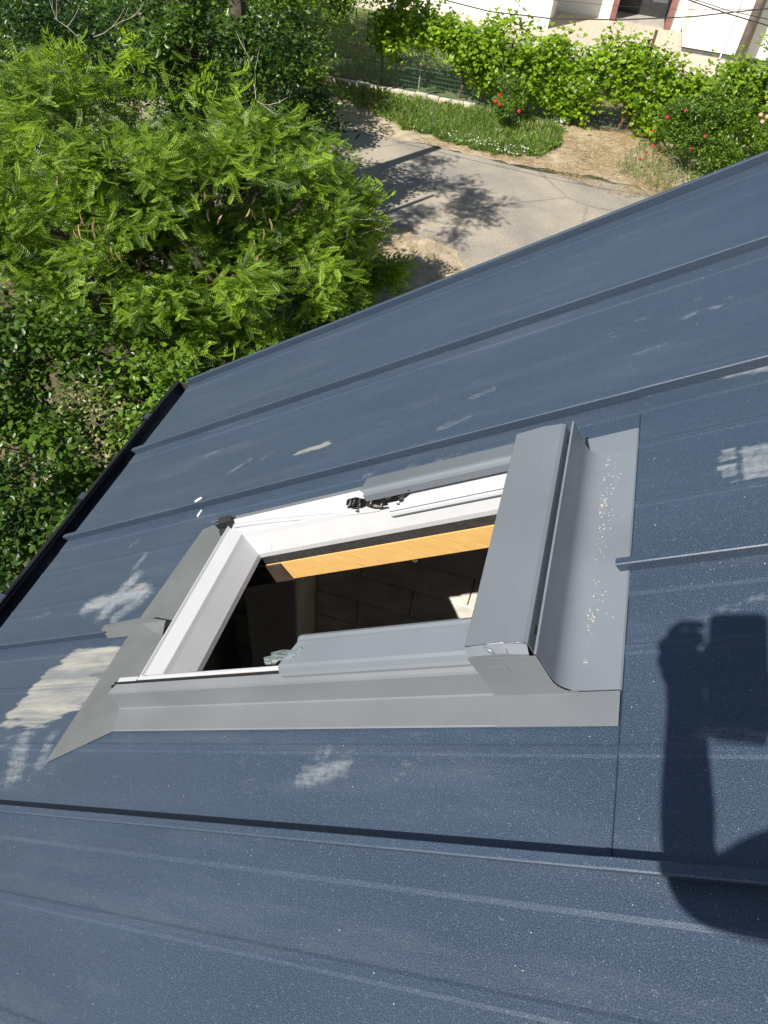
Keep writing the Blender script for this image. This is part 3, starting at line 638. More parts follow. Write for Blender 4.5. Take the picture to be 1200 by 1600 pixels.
# ---- loose bits on the roof
def crumbs(name, n, fn, size, m, label, cat):
    t = MB()
    for _ in range(n):
        u, v, h = fn(); s = size*random.uniform(.5, 1.5); a = random.uniform(0, PI); c_, s_ = math.cos(a), math.sin(a)
        l, w_, z = s, s*random.uniform(.35, .9), s*random.uniform(.15, .5)
        P = [(u+x*c_*l-y*s_*w_, v+x*s_*l+y*c_*w_, h+zz) for zz in (0, z) for x, y in ((-1, -.6), (.8, -1), (1, .7), (-.7, 1))]
        t.hexa(P)
    o = t.build(name, m, None, rw); tag(o, label, cat, kind='stuff'); return o
def onroof():
    while True:
        u, v = random.uniform(-2.38, -.02), random.uniform(.05, 2.28)
        if -1.66 < u < -.3 and .53 < v < 1.23: continue
        if random.random() < .35: v = SEAMS[random.randrange(10, 15)]-abs(random.gauss(.012, .012))-.006
        if v > 2.29 or (-1.66 < u < -.3 and .53 < v < 1.23): continue
        return u, v, .0045
crumbs('roof_crumbs', 380, onroof, .0006, M_CHIP, 'tiny pale plastic and dust crumbs scattered over the metal roof sheets', 'debris')
def onflash():
    v = random.uniform(.66, 1.13); k = random.choice([.70, .76, .90, 1.03, 1.0, .98, 1.1]) ; v = k+random.gauss(0, .035)
    v = min(1.14, max(.65, v)); return -.372+abs(random.gauss(0, .010))-.004+.02*(random.random() < .2), v, .0068
crumbs('sealant_crumbs', 300, onflash, .0008, M_CHIP, 'white crumbs gathered along the fold of the grey flashing behind the window hood', 'debris')
def tanf(): k = random.choice([.725, .73, 1.0, .99]); return -.368+random.gauss(0, .005), k+random.gauss(0, .014), .0072
crumbs('sawdust', 45, tanf, .0011, M_TAN, 'small tan heap of sawdust flakes on the flashing behind the window hood', 'sawdust')
def peg(u, v, h, a, L_, label):
    t = MB(); c_, s_ = math.cos(a)*L_, math.sin(a)*L_
    t.tube([(u-c_, v-s_, h), (u, v, h), (u+c_, v+s_, h)], [.0030, .0042, .0032], 8)
    tag(t.build('plastic_peg', M_CHIP, None, rw), label, 'peg', 'white plastic pegs lying on the roof')
peg(-1.640, 1.318, .036, .5, .013, 'short white plastic peg lying on top of the third roof seam')
peg(-1.645, 1.290, .0045, 1.5, .013, 'short white plastic peg lying just below the seam beside the black gasket end')
t = MB(); t.tube([(gcx+.02, 2.02, gcz-.045), (gcx+.045, 2.035, gcz-.035)], .0045, 8); tag(t.build('plastic_peg', M_CHIP), 'white plastic peg lying inside the dark roof gutter', 'peg', 'white plastic pegs lying on the roof')

# ================================================================ FOLIAGE
def euler_mats(n, az, tilt, roll):
    """frames: y = leaf direction (azimuth az, tilt below horizontal), z = blade normal"""
    ca, sa, ct, st = np.cos(az), np.sin(az), np.cos(tilt), np.sin(tilt)
    y = np.stack([ca*ct, sa*ct, -st], -1); x0 = np.stack([-sa, ca, np.zeros(n)], -1); z0 = np.cross(x0, y)
    x = x0*np.cos(roll)[:, None]+z0*np.sin(roll)[:, None]; z = np.cross(x, y)
    return np.stack([x, y, z], -1)
def leaf_cloud(name, tv, tf, pos, R, size, tint, m, parent, kind=None, name_loc=None):
    tv = np.array(tv, float); tf = np.array(tf, int); n = len(pos); k = len(tv)
    P = np.einsum('nij,kj->nki', R, tv)*size[:, None, None]+pos[:, None, :]
    org = pos.mean(0); org[2] = pos[:, 2].min(); P -= org
    F = (tf[None]+(np.arange(n)*k)[:, None, None]).reshape(-1, 3)
    me = bpy.data.meshes.new(name); me.vertices.add(n*k); me.vertices.foreach_set('co', P.ravel().astype(np.float32))
    me.loops.add(len(F)*3); me.loops.foreach_set('vertex_index', F.ravel().astype(np.int32))
    me.polygons.add(len(F)); me.polygons.foreach_set('loop_start', (np.arange(len(F))*3).astype(np.int32))
    me.update(calc_edges=True)
    a = me.attributes.new('tint', 'FLOAT', 'POINT'); a.data.foreach_set('value', np.repeat(tint, k).astype(np.float32))
    o = link(name, me, m, parent, org)
    if kind: o['kind'] = kind
    return o
OVAL = ([(0, 0, 0), (-.26, .35, .06), (-.22, .70, .03), (0, 1, -.10), (.22, .70, .03), (.26, .35, .06), (0, .5, -.03)],
        [(0, 6, 1), (1, 6, 2), (2, 6, 3), (0, 5, 6), (5, 4, 6), (4, 3, 6)])
SMALL = ([(0, 0, 0), (-.30, .5, .07), (0, 1, -.10), (.30, .5, .07)], [(0, 2, 1), (0, 3, 2)])
LANCE = ([(0, 0, 0), (-.14, .35, .03), (0, 1, -.15), (.14, .35, .03)], [(0, 2, 1), (0, 3, 2)])
VINE = ([(0, .1, 0), (-.42, -.05, -.05), (-.52, .38, .0), (-.30, .55, .03), (0, 1, -.10), (.30, .55, .03), (.52, .38, .0), (.42, -.05, -.05), (0, .45, .05)],
        [(0, 8, 1), (1, 8, 2), (2, 8, 3), (3, 8, 4), (4, 8, 5), (5, 8, 6), (6, 8, 7), (7, 8, 0)])
def frond_template(pairs=9, leaf=.17, wide=.052, droop=.28, both=True):
    v = []; f = []
    def add(vs, fs):
        o = len(v); v.extend(vs); f.extend([tuple(i+o for i in q) for q in fs])
    for i in range(pairs):
        t = (i+1.5)/(pairs+1.5); y = t; z = -droop*t*t; L_ = leaf*(1-.45*abs(t-.45)**1.2*2)
        for s in (-1, 1):
            dx, dy = s*math.cos(.55)*L_, math.sin(.55)*L_; wx_, wy_ = -s*.0+wide*.5*math.sin(.55)*-s, wide*.5*math.cos(.55)
            add([(0, y, z), (dx*.5+wx_, y+dy*.5+wy_, z+.02), (dx, y+dy, z-.03), (dx*.5-wx_, y+dy*.5-wy_, z+.02)], [(0, 1, 2), (0, 2, 3)])
    add([(-.006, 0, 0), (.006, 0, 0), (.004, 1.05, -droop), (-.004, 1.05, -droop)], [(0, 1, 2), (0, 2, 3)])
    return v, f
FROND = frond_template(9, .20, .066)
def clump_points(blobs, clumps_per, per, cr, shell=.55, zsq=.6, up=.35):
    """leaf places: ellipsoid crowns -> small clumps near their skin -> leaves"""
    pos = []; nrm = []; cid = []; c0 = 0
    for (x, y, z, r, *w_) in blobs:
        wt = w_[0] if w_ else 1.0
        nc = int(clumps_per*r*r*wt); d = rng.normal(size=(nc, 3)); d[:, 2] += up; d /= np.linalg.norm(d, axis=1)[:, None]
        nb = max(3, nc//6); bd = d[:nb]; pick = rng.integers(0, nb, nc); d = bd[pick]+rng.normal(size=(nc, 3))*.20; d /= np.linalg.norm(d, axis=1)[:, None]
        lift = (.78+.32*rng.random(nb))[pick]
        rad = lift*r*(shell+(1-shell)*rng.random(nc)**.6)*(1+.18*np.sin(7*d[:, 0]+3*x)*np.cos(6*d[:, 1]+y))
        cc = np.array([x, y, z])+d*rad[:, None]*np.array([1, 1, .85])
        k = per; q = cc[:, None]+rng.normal(size=(nc, k, 3))*np.array([cr, cr, cr*zsq])
        pos.append(q.reshape(-1, 3)); nrm.append(np.repeat(d, k, 0)); cid.append(np.repeat(np.arange(nc)+c0, k)); c0 += nc
    return np.concatenate(pos), np.concatenate(nrm), np.concatenate(cid)
def foliage(name, blobs, tmpl, size, m, parent, clumps_per=60, per=30, cr=.12, droop=(.2, .5), base_t=.45, spread_t=.22, shell=.55, kind='stuff', keep=None, clump_t=.18, up=.35, face=1.0):
    pos, nrm, cid = clump_points(blobs, clumps_per, per, cr, shell, up=up)
    if keep is not None:
        k = keep(pos); pos, nrm, cid = pos[k], nrm[k], cid[k]
    n = len(pos); az = np.arctan2(nrm[:, 1], nrm[:, 0])+rng.normal(size=n)*1.0*face; tilt = droop[0]+rng.normal(size=n)*droop[1]
    R = euler_mats(n, az, tilt, rng.normal(size=n)*.5)
    ct = rng.normal(size=cid.max()+1)*clump_t
    tint = np.clip(base_t+ct[cid]+rng.normal(size=n)*spread_t*.6, 0, 1)
    return leaf_cloud(name, *tmpl, pos, R, size*(.7+.6*rng.random(n)), tint, m, parent, kind)
M_BARK = mat('grey_brown_bark', (0.10, 0.075, 0.055), .95, var=.35, vscale=18, bump=.8, bscale=50)
M_TWIG = mat('bleached_dead_twig', (0.36, 0.32, 0.26), .9, var=.2, vscale=20)
def trunk(parent, base, tops, r, name='trunk'):
    t = MB(); b = Vector(base)
    fork = b+Vector((0, 0, min(1.0, .4*(max(q[2] for q in tops)))))
    t.tube([b-Vector((0, 0, .05)), b+(fork-b)*.5+Vector((.03, .02, 0)), fork], [r, r*.85, r*.75], 8)
    t.build(name, M_BARK, parent)
    t = MB()
    for q in tops:
        q = Vector(q); mid = fork.lerp(q, .5)+Vector((random.uniform(-.15, .15), random.uniform(-.15, .15), .15)); t.tube([fork, mid, q], [r*.55, r*.35, r*.12], 6)
        for _ in range(4):
            s = mid.lerp(q, random.random()); e = s+Vector((random.uniform(-.7, .7), random.uniform(-.7, .7), random.uniform(.1, .6))); t.tube([s, s.lerp(e, .5)+Vector((0, 0, .06)), e], [r*.14, r*.1, r*.04], 5)
    t.build('branches', M_BARK, parent)
def inroof(p):   # nothing grows through the house
    return ~((p[:, 0] > XE-.28) & (p[:, 1] < 2.9) & (p[:, 2] > 0))
G_LOC = leaf_mat('locust_leaf', (0.028, 0.085, 0.008), (0.335, 0.505, 0.05), .42)
G_DARK = leaf_mat('dark_bush_leaf', (0.016, 0.050, 0.008), (0.125, 0.225, 0.025), .32)
G_MID = leaf_mat('bush_leaf', (0.040, 0.095, 0.012), (0.19, 0.32, 0.035), .36)
G_OLV = leaf_mat('pale_tree_leaf', (0.065, 0.13, 0.015), (0.26, 0.38, 0.05), .42)
G_YEL = leaf_mat('young_ash_leaf', (0.09, 0.20, 0.012), (0.38, 0.55, 0.04), .48)
G_VINE = leaf_mat('vine_leaf', (0.07, 0.17, 0.010), (0.34, 0.50, 0.03), .45)
G_DRY = leaf_mat('dry_pinkish_leaf', (0.10, 0.15, 0.03), (0.44, 0.38, 0.22), .3)
G_GRASS = leaf_mat('grass_blade', (0.05, 0.12, 0.02), (0.26, 0.36, 0.09), .4)
G_STRAW = leaf_mat('straw_blade', (0.26, 0.19, 0.09), (0.56, 0.44, 0.25), .2)

# ---- feathery locust tree filling the left foreground
LB = [(-5.5, 7.3, 2.95, 1.0), (-4.75, 6.9, 2.70, .95), (-4.0, 7.6, 2.60, 1.0), (-3.55, 8.4, 2.50, .95), (-3.1, 8.3, 2.15, .75), (-2.95, 7.7, 1.55, .7),
      (-3.6, 6.7, 1.80, .75), (-4.5, 6.3, 1.95, .8), (-5.5, 6.2, 2.30, .85), (-6.4, 7.7, 2.7, .85), (-3.05, 7.1, 1.0, .55), (-3.8, 8.6, 2.75, .6), (-2.65, 8.6, 1.3, .55), (-3.0, 9.0, 2.0, .7), (-4.6, 7.6, 1.6, 1.0), (-5.6, 6.9, 1.7, .9), (-3.5, 7.9, 1.3, .8), (-6.6, 7.1, 2.1, .9), (-5.4, 5.6, 1.9, .65), (-4.6, 5.75, 1.75, .55), (-4.0, 6.1, 1.5, .5)]
loc = empty('locust_tree', (-4.6, 8.0, 0), 'big bright green feathery leaved locust tree with hanging pods, beside the gutter end', 'tree')
trunk(loc, (-4.6, 8.0, 0), [(a, b, c+.2) for a, b, c, r in LB[:10]], .13)
foliage('foliage', LB, FROND, .215, G_LOC, loc, clumps_per=66, per=17, spread_t=.40, cr=.105, droop=(.22, .38), base_t=.50, shell=.45, keep=inroof, clump_t=.20, up=.7)
# the largest, nearest fronds are parts of their own
fts = []
for k in range(3):
    tv, tf = frond_template(10-k, .19, .062, .22+.1*k); me = bpy.data.meshes.new('frond'); me.from_pydata([Vector(v)*.19 for v in tv], [], tf); me.materials.append(G_LOC)
    a = me.attributes.new('tint', 'FLOAT', 'POINT'); a.data.foreach_set('value', [(.45, .6, .8)[k]]*len(tv)); fts.append(me)
pos, nrm, cid = clump_points(LB[:10], 7, 3, .08, .98, up=.6)
sel = rng.permutation(len(pos))[:170]
for i in sel:
    p = pos[i]
    if p[0] > XE-.3 and p[1] < 3: continue
    o = link('frond', fts[i % 3], None, loc, p); az = math.atan2(nrm[i][1], nrm[i][0])-PI/2+random.gauss(0, .8)
    o.rotation_euler = (random.gauss(-.1, .35), random.gauss(0, .35), az)
# seed pods
M_POD = mat('brown_seed_pod', (0.22, 0.12, 0.06), .7, col2=(0.40, .30, .16), vscale=14)
def pod_mesh():
    t = MB(); n = 9
    for i in range(n):
        s = i/(n-1); w_ = .011*math.sin(PI*min(max(s, .06), .94))+.002; x = .016*math.sin(s*3); t.v += [(x-w_, .0, -s*.17), (x+w_, .004, -s*.17)]
    t.f = [(2*i, 2*i+1, 2*i+3, 2*i+2) for i in range(n-1)]; t.mi = [0]*len(t.f)
    me = bpy.data.meshes.new('seed_pod'); me.from_pydata(t.v, [], t.f); me.materials.append(M_POD); return me
pm = pod_mesh()
for (cx, cy, cz, k) in [(-4.55, 5.95, 2.75, 12), (-4.35, 5.9, 2.6, 10), (-3.6, 7.0, 2.75, 7), (-3.25, 7.2, 2.6, 8), (-4.9, 6.3, 3.1, 9), (-3.35, 6.25, 1.9, 5), (-3.3, 6.9, 2.2, 5)]:
    for _ in range(k):
        o = link('seed_pod', pm, None, loc, (cx+random.gauss(0, .09), cy+random.gauss(0, .09), cz+.12+random.gauss(0, .09)))
        o.rotation_euler = (random.gauss(0, .3), random.gauss(0, .3), random.uniform(0, 6.3)); o.scale = (random.uniform(.5, .9), .8, random.uniform(.6, .95))

# ---- tall crown of a second locust, above the frame: its shade lies on the road
t2 = empty('locust_tree', (-5.3, 9.9, 0), 'tall locust tree behind the first, its fronds reaching down at the top left', 'tree')
_t = MB(); _t.tube([(-5.3, 9.9, -.05), (-5.25, 9.9, 2.5), (-5.3, 9.9, 5.4)], [.12, .09, .04], 8); _t.build('trunk', M_BARK, t2)
foliage('foliage', [(-5.25, 9.9, 5.6, .95), (-4.7, 10.5, 5.4, .65), (-5.8, 9.3, 5.5, .8), (-4.6, 9.6, 5.35, .5), (-5.4, 11.1, 5.1, .9), (-4.1, 9.9, 5.2, .6), (-4.9, 9.0, 5.2, .75)], FROND, .20, G_LOC, t2, clumps_per=36, per=12, cr=.13, droop=(.22, .38), shell=.3)

DENS = 1.6
def bush(name, label, cat, blobs, tmpl, size, m, base=None, cl=60, per=30, cr=.13, tops=True, bt=.45, grp=None, **kw):
    b = base or (blobs[0][0], blobs[0][1], 0); e = empty(name, b, label, cat, grp)
    if tops: trunk(e, b, [(q[0], q[1], q[2]) for q in blobs[:5]], kw.pop('tr', .06))
    foliage('foliage', blobs, tmpl, size*1.12, m, e, clumps_per=cl*DENS, per=per, cr=cr, keep=inroof, base_t=bt, **kw)
    return e
# dark broad-leaved growth lower left, below the gutter
bush('shrub', 'dark broad leaved shrub growing right below the upper half of the gutter', 'shrub', [(-3.7, 5.3, 1.35, .75), (-3.2, 5.9, .9, .6), (-3.3, 4.9, 1.0, .6)], OVAL, .07, G_MID, cl=105, per=26, cr=.12, bt=.62)
bush('shrub', 'dark green shrub at the left picture edge above the pale dry shrub', 'shrub', [(-5.0, 5.0, 1.5, .85), (-4.6, 4.3, 1.1, .7), (-5.6, 4.6, 1.5, .8)], OVAL, .075, G_DARK, cl=100, per=28, cr=.12, bt=.55)
bush('shrub', 'dark shrub in the corner left of the lower end of the gutter', 'shrub', [(-3.6, 3.0, 1.2, .65), (-3.0, 3.4, .9, .5), (-4.1, 3.5, 1.2, .6)], OVAL, .07, G_DARK, cl=100, per=28, cr=.11, bt=.35)
bush('dry_shrub', 'small shrub with pale pinkish dried leaves left of the gutter', 'shrub', [(-4.05, 4.55, 1.50, .30), (-3.9, 4.45, 1.3, .2)], SMALL, .045, G_DRY, cl=120, per=18, cr=.09, bt=.6, spread_t=.4)
bush('shrub', 'mid green shrub standing round the end of the wire fence panel', 'shrub', [(-5.6, 6.9, 1.0, .7), (-4.1, 6.2, .7, .55)], SMALL, .06, G_MID, cl=70, per=26, cr=.11, bt=.35)
# sapling with bright yellow-green drooping leaves by the road
def compound(n=4):
    v = []; f = []
    for i in range(n):
        y = .25+.75*i/(n-1)
        for s in (-1, 1):
            a = s*.9 if i < n-1 else s*.35; dx, dy = math.sin(a)*.42, math.cos(a)*.42; px_, py_ = -dy*.16, dx*.16; o = len(v)
            v += [(0, y, -.2*y*y), (dx*.45+px_, y+dy*.45+py_, -.2*y*y-.02), (dx, y+dy, -.2*y*y-.22), (dx*.45-px_, y+dy*.45-py_, -.2*y*y-.02)]; f += [(o, o+1, o+2), (o, o+2, o+3)]
    o = len(v); v += [(-.012, 0, 0), (.012, 0, 0), (0, 1, -.2)]; f += [(o, o+1, o+2)]
    return v, f
bush('young_tree', 'slim young tree with bright yellow green drooping leaves at the road edge', 'tree', [(-2.85, 9.9, 1.45, .5), (-2.7, 9.7, .9, .5), (-2.9, 9.6, .5, .45), (-3.3, 9.9, 1.0, .5), (-2.6, 9.9, 1.7, .3)], compound(), .21, G_YEL, cl=60, per=10, cr=.11, droop=(.55, .35), bt=.55, shell=.3, tr=.04)
bush('shrub', 'dense mid green shrub between the yellow green young tree and the roof edge', 'shrub', [(-2.6, 8.0, .7, .55), (-2.3, 8.6, .5, .5), (-3.1, 8.6, .6, .6)], SMALL, .07, G_MID, cl=80, per=26, cr=.11, bt=.5)
# second rank of bushes and trees, further off
bush('leafy_bush', 'large dark broad leaved bush in the middle of the top left, behind the feathery tree', 'bush', [(-5.9, 12.0, 2.1, 1.2), (-5.1, 12.4, 2.5, 1.0), (-5.2, 11.4, 1.5, .9), (-4.6, 12.6, 1.6, .8)], OVAL, .075, G_DARK, cl=60, per=30, cr=.13, bt=.40)
_b = bpy.data.objects['leafy_bush']; _t = MB(); _t.tube([(-5.75, 12.35, -.05), (-5.7, 12.35, 2.8), (-5.75, 12.4, 5.3)], [.17, .14, .11], 8); _t.build('trunk', M_BARK, _b)  # separate bare tree trunk kept under the bush, casts a bar of shade
bush('leafy_bush', 'very dark shaded bush at the top left behind the dead twigs', 'bush', [(-8.6, 12.6, 2.0, 1.5), (-7.4, 12.2, 1.6, 1.2), (-9.8, 11.6, 2.2, 1.4)], OVAL, .07, G_DARK, cl=50, per=30, cr=.16, bt=.15)
bush('leafy_bush', 'mid green bush of small leaves at the top, left of the fence', 'bush', [(-7.4, 16.4, 2.3, 1.5), (-6.5, 15.6, 1.5, 1.1), (-8.8, 15.6, 2.2, 1.4)], SMALL, .085, G_MID, cl=60, per=34, cr=.16, bt=.48)
bush('leafy_tree', 'pale olive green tree at the top edge, left end of the mesh fence', 'tree', [(-6.9, 19.5, 2.3, 1.35), (-5.9, 18.9, 2.5, 1.0), (-8.2, 19.3, 2.5, 1.4), (-5.0, 19.6, 3.0, .7)], SMALL, .095, G_OLV, cl=55, per=34, cr=.16, bt=.55)
bush('leafy_tree', 'dark tree in the far top left corner', 'tree', [(-13.5, 18.5, 2.3, 2.2), (-11.0, 18.5, 2.2, 2.0), (-16.5, 18, 2.5, 2.2), (-13.0, 15.0, 1.6, 1.8)], SMALL, .12, G_DARK, cl=32, per=34, cr=.20, bt=.3)
bush('leafy_tree', 'mid green tree at the top edge between the dark corner tree and the olive tree', 'tree', [(-9.8, 21.5, 2.2, 1.8), (-8.0, 22.6, 2.4, 1.5), (-12.5, 23, 2.8, 2.2), (-16, 24, 3, 2.5)], SMALL, .12, G_MID, cl=42, per=34, cr=.2, bt=.5)
bush('leafy_bush', 'low dark bush on the ground at the left picture edge', 'bush', [(-8.2, 8.6, 1.6, 1.3), (-7.4, 6.8, 1.6, 1.1), (-9.5, 9.5, 2.0, 1.5), (-6.7, 9.8, 1.2, 1.1)], OVAL, .075, G_DARK, cl=60, per=26, cr=.15, bt=.45)
bush('shrub', 'broad leaved shrub filling the shade below the feathery tree', 'shrub', [(-3.9, 7.3, .7, .8), (-4.9, 6.9, .8, .8), (-3.2, 6.9, .5, .6), (-5.8, 8.0, .9, .9)], OVAL, .08, G_DARK, cl=50, per=24, cr=.14, bt=.4)
bush('leafy_bush', 'tall dark broad leaved bush standing in front of the tall locust trunk', 'bush', [(-5.25, 9.45, 4.05, .5), (-5.05, 9.35, 3.45, .55), (-4.9, 9.3, 2.8, .6), (-5.6, 9.5, 3.3, .5)], OVAL, .075, G_DARK, cl=75, per=26, cr=.12, bt=.45, base=(-5.0, 9.3, 0))
bush('leafy_bush', 'dark bush beside the shaded part of the road', 'bush', [(-4.6, 11.2, .9, .9), (-4.1, 10.4, .8, .8), (-5.6, 10.6, 1.2, 1.1), (-5.2, 13.4, 1.0, .9)], OVAL, .075, G_DARK, cl=50, per=26, cr=.14, bt=.4)
bush('shrub', 'low dark shrub against the house foot below the gutter', 'shrub', [(-2.6, 4.6, .7, .6), (-2.4, 3.6, .7, .55), (-2.5, 5.9, .6, .6), (-2.2, 7.0, .5, .5)], OVAL, .08, G_DARK, cl=60, per=26, cr=.12, bt=.35)
bush('young_tree', 'yellow green leafy shoots rising above the feathery tree on the left', 'tree', [(-5.9, 8.3, 3.45, .38), (-5.5, 8.8, 3.35, .32), (-6.8, 8.6, 3.2, .35), (-5.0, 9.0, 3.0, .3)], compound(), .17, G_YEL, cl=48, per=8, cr=.12, droop=(.3, .4), bt=.45, shell=.3, tr=.03)
bush('leafy_bush', 'lighter green bush in the upper middle, just left of the kerb end', 'bush', [(-6.6, 14.2, 1.9, .9), (-5.9, 14.9, 1.4, .7)], SMALL, .08, G_OLV, cl=60, per=30, cr=.13, bt=.4)
# bare weathered twigs standing out of the bushes
def twigs(parent, pts, n, spread, L_):
    t = MB()
    for _ in range(n):
        s = Vector(random.choice(pts))+Vector((random.gauss(0, .12), random.gauss(0, .12), random.gauss(0, .08)))
        d = Vector((random.gauss(0, spread), random.gauss(0, spread), random.uniform(.2, 1))).normalized(); p = s; P = [p]
        for k in range(5): d = (d+Vector((random.gauss(0, .3), random.gauss(0, .3), random.gauss(0, .2)))).normalized(); p = p+d*L_/5; P.append(p)
        t.tube(P, [.005, .0045, .004, .003, .0025, .0015], 4, cap=False)
        for k in (2, 3, 4):
            q = P[k]; dd = (d+Vector((random.gauss(0, .9), random.gauss(0, .9), random.gauss(0, .6)))).normalized(); t.tube([q, q+dd*L_*.22, q+dd*L_*.4+Vector((0, 0, .03))], [.004, .003, .0015], 4, cap=False)
    t.build('bare_twigs', M_TWIG, parent)['kind'] = 'stuff'
foliage('sparse_sprays', [(-5.25, 7.9, 3.25, .5), (-4.7, 8.4, 3.1, .45), (-4.15, 8.7, 3.15, .4), (-3.2, 8.9, 2.8, .35)], FROND, .22, G_LOC, loc, clumps_per=30, per=6, cr=.16, base_t=.65, shell=.3)
twigs(loc, [(-5.4, 7.9, 3.7), (-5.0, 7.6, 3.5), (-3.9, 8.6, 3.4), (-3.4, 8.7, 2.9), (-3.0, 8.6, 2.5), (-2.6, 8.6, 2.0)], 9, .8, .6)

# ---- vine and plants along the mesh fence
def along(n, x0, x1, y, ys, zfun, sz):
    x = rng.uniform(x0, x1, n); zl, zh = zfun(x); z = zl+(zh-zl)*rng.random(n)**.85
    return np.stack([x, y+rng.normal(size=n)*ys*(1-.4*(z/2)), z], -1)
vine = empty('grape_vine', (-0.8, 20.25, 0), 'bright yellow green grape vine trained over the mesh fence in front of the white house', 'vine')
def zf(x):
    hi = 1.72+.20*np.sin(x*2.3)+.12*np.sin(x*5.1+1)+.10*np.sin(x*11)
    lo = np.where(x < -3.0, 1.12+.25*np.sin(x*2.9+.5), np.where(x < .2, .32+.15*np.sin(x*4), np.where(x < 1.1, .72, .25)))
    return lo, hi
pv = []
for _ in range(690):
    x = random.uniform(-5.6, 5.2); lo, hi = zf(np.array([x])); z = random.uniform(lo[0], hi[0]); pv.append((x, 20.15+random.gauss(0, .22), z))
pv = np.array(pv); q = (pv[:, None]+rng.normal(size=(len(pv), 30, 3))*np.array([.16, .13, .14])).reshape(-1, 3); q = q[(q[:, 2] > .05)]
n = len(q); R = euler_mats(n, -PI/2+rng.normal(size=n)*.9, .45+rng.normal(size=n)*.4, rng.normal(size=n)*.4)
leaf_cloud('foliage', *VINE, q, R, .10*(.6+.7*rng.random(n)), np.clip(.52+rng.normal(size=n)*.2+np.repeat(rng.normal(size=len(pv))*.14, 30)[:n], 0, 1), G_VINE, vine, 'stuff')
# shoots sticking up
sh = []
for x in (-4.6, -3.75, -2.6, -2.2, -1.5, -.9, -.15, .1, .55, 1.35, 1.9, 2.4, 3.0):
    hgt = random.uniform(.25, .5)
    if abs(x-.98) < .1: hgt = .9
    for k in range(16): sh.append((x+.03*math.sin(k)+random.gauss(0, .025), 20.15+random.gauss(0, .03), zf(np.array([x]))[1][0]-.05+hgt*k/15))
q = np.array(sh); n = len(q); R = euler_mats(n, rng.uniform(0, 6.3, n), .3+rng.normal(size=n)*.4, rng.normal(size=n)*.4)
leaf_cloud('shoots', *VINE, q, R, .055*(.6+.7*rng.random(n)), np.clip(.6+rng.normal(size=n)*.15, 0, 1), G_VINE, vine, 'stuff')
t = MB()
for (x, y) in ((-3.3, 20.35), (-.35, 20.3), (.85, 20.15), (-2.2, 20.3), (2.2, 20.3)):
    P = [Vector((x+.06*math.sin(k*1.7), y+.04*math.cos(k*2.1), .3*k)) for k in range(6)]; t.tube(P, [.045, .04, .035, .03, .028, .02], 6)
    for s in (-1, 1): t.tube([P[4], P[4]+Vector((s*.5, 0, .18)), P[4]+Vector((s*1.3, .05, .22))], [.022, .016, .01], 5)
t.build('vine_stem', mat('reddish_vine_bark', (0.20, 0.10, 0.07), .95, var=.3, vscale=25, bump=.6, bscale=60), vine)
# mesh fence: posts, line wires, mesh
fen = empty('mesh_fence', (-2.8, 20.17, 0), 'green wire mesh fence with thin posts on the old kerb', 'fence')
M_GPOST = mat('green_coated_steel', (0.06, 0.17, 0.13), .5, var=.15, vscale=20)
M_RUST = mat('rusty_angle_iron', (0.12, 0.07, 0.045), .9, var=.3, vscale=30)
for x in (-5.37, -2.83):
    t = MB(); t.tube([(x, 20.15, 0), (x+.012, 20.15, 1.66)], .026, 10); t.tube([(x+.012, 20.15, 1.66), (x+.012, 20.15, 1.68)], .030, 10); t.build('post', M_GPOST, fen)
for x, lx in ((-4.35, .0), (-7.4, 0)):
    t = MB(); t.tube([(x, 20.15, 0), (x+lx, 20.15, .95 if x > -5 else 1.6)], .016, 6); t.build('post', M_CONC, fen)
t = MB(); t.box(1.02, 1.055, 20.3, 20.335, 0, 2.18); t.box(1.055, 1.09, 20.3, 20.305, 0, 2.18); t.build('post', M_RUST, fen)
t = MB()
for z in np.arange(.06, 1.58, .10):
    t.tube([(-7.4, 20.12, z), (-5.37, 20.12, z-.006), (-2.83, 20.12, z), (1.02, 20.12, z)], .0035 if abs(z % .5-.06) > .05 else .006, 4, cap=False)
for x in np.arange(-7.4, 1.0, .08): t.tube([(x, 20.118, .04), (x, 20.118, 1.56)], .0030, 4, cap=False)
o = t.build('wire_mesh', M_GPOST, fen)
# wood rail tied across near the rusty post
t = MB(); t.tube([(.45, 20.28, 1.80), (1.25, 20.28, 1.86)], .022, 6); t.build('rail', M_RUST, fen)

# ---- rose bushes, weeds, straw
def rose(parent, p, r, m):
    r *= .72
    t = MB(); p = Vector(p)
    for k in range(9):
        a = k*2.4; el = .2+.12*k; d = Vector((math.cos(a)*math.cos(el), math.sin(a)*math.cos(el), math.sin(el))); c = p+d*r*.45; s1 = d.cross(Vector((0, 0, 1))).normalized()*r*.55; s2 = d.cross(s1).normalized()*r*.55
        t.add([c-s1-s2*.6, c+s1-s2*.6, c+s1*.8+s2, c-s1*.8+s2, c+d*r*.35], [(0, 1, 4), (1, 2, 4), (2, 3, 4), (3, 0, 4)])
    t.build('rose_flower', m, parent)
M_RED = mat('red_rose_petal', (0.45, 0.015, 0.03), .6, var=.25, vscale=60); M_PINK = mat('pink_rose_petal', (0.62, 0.34, 0.28), .6, var=.2, vscale=60)
rb = bush('rose_bush', 'small rose bush with three red blooms among the roadside weeds', 'rose bush', [(-1.75, 18.8, .55, .45), (-1.95, 18.95, .75, .35)], SMALL, .06, G_MID, cl=110, per=24, cr=.09, bt=.45, tr=.02)
for p in ((-2.07, 18.6, .78), (-2.1, 18.35, .72), (-1.52, 18.32, .62), (-2.0, 18.4, .66)): rose(rb, p, .085 if p[2] > .6 else .07, M_RED)
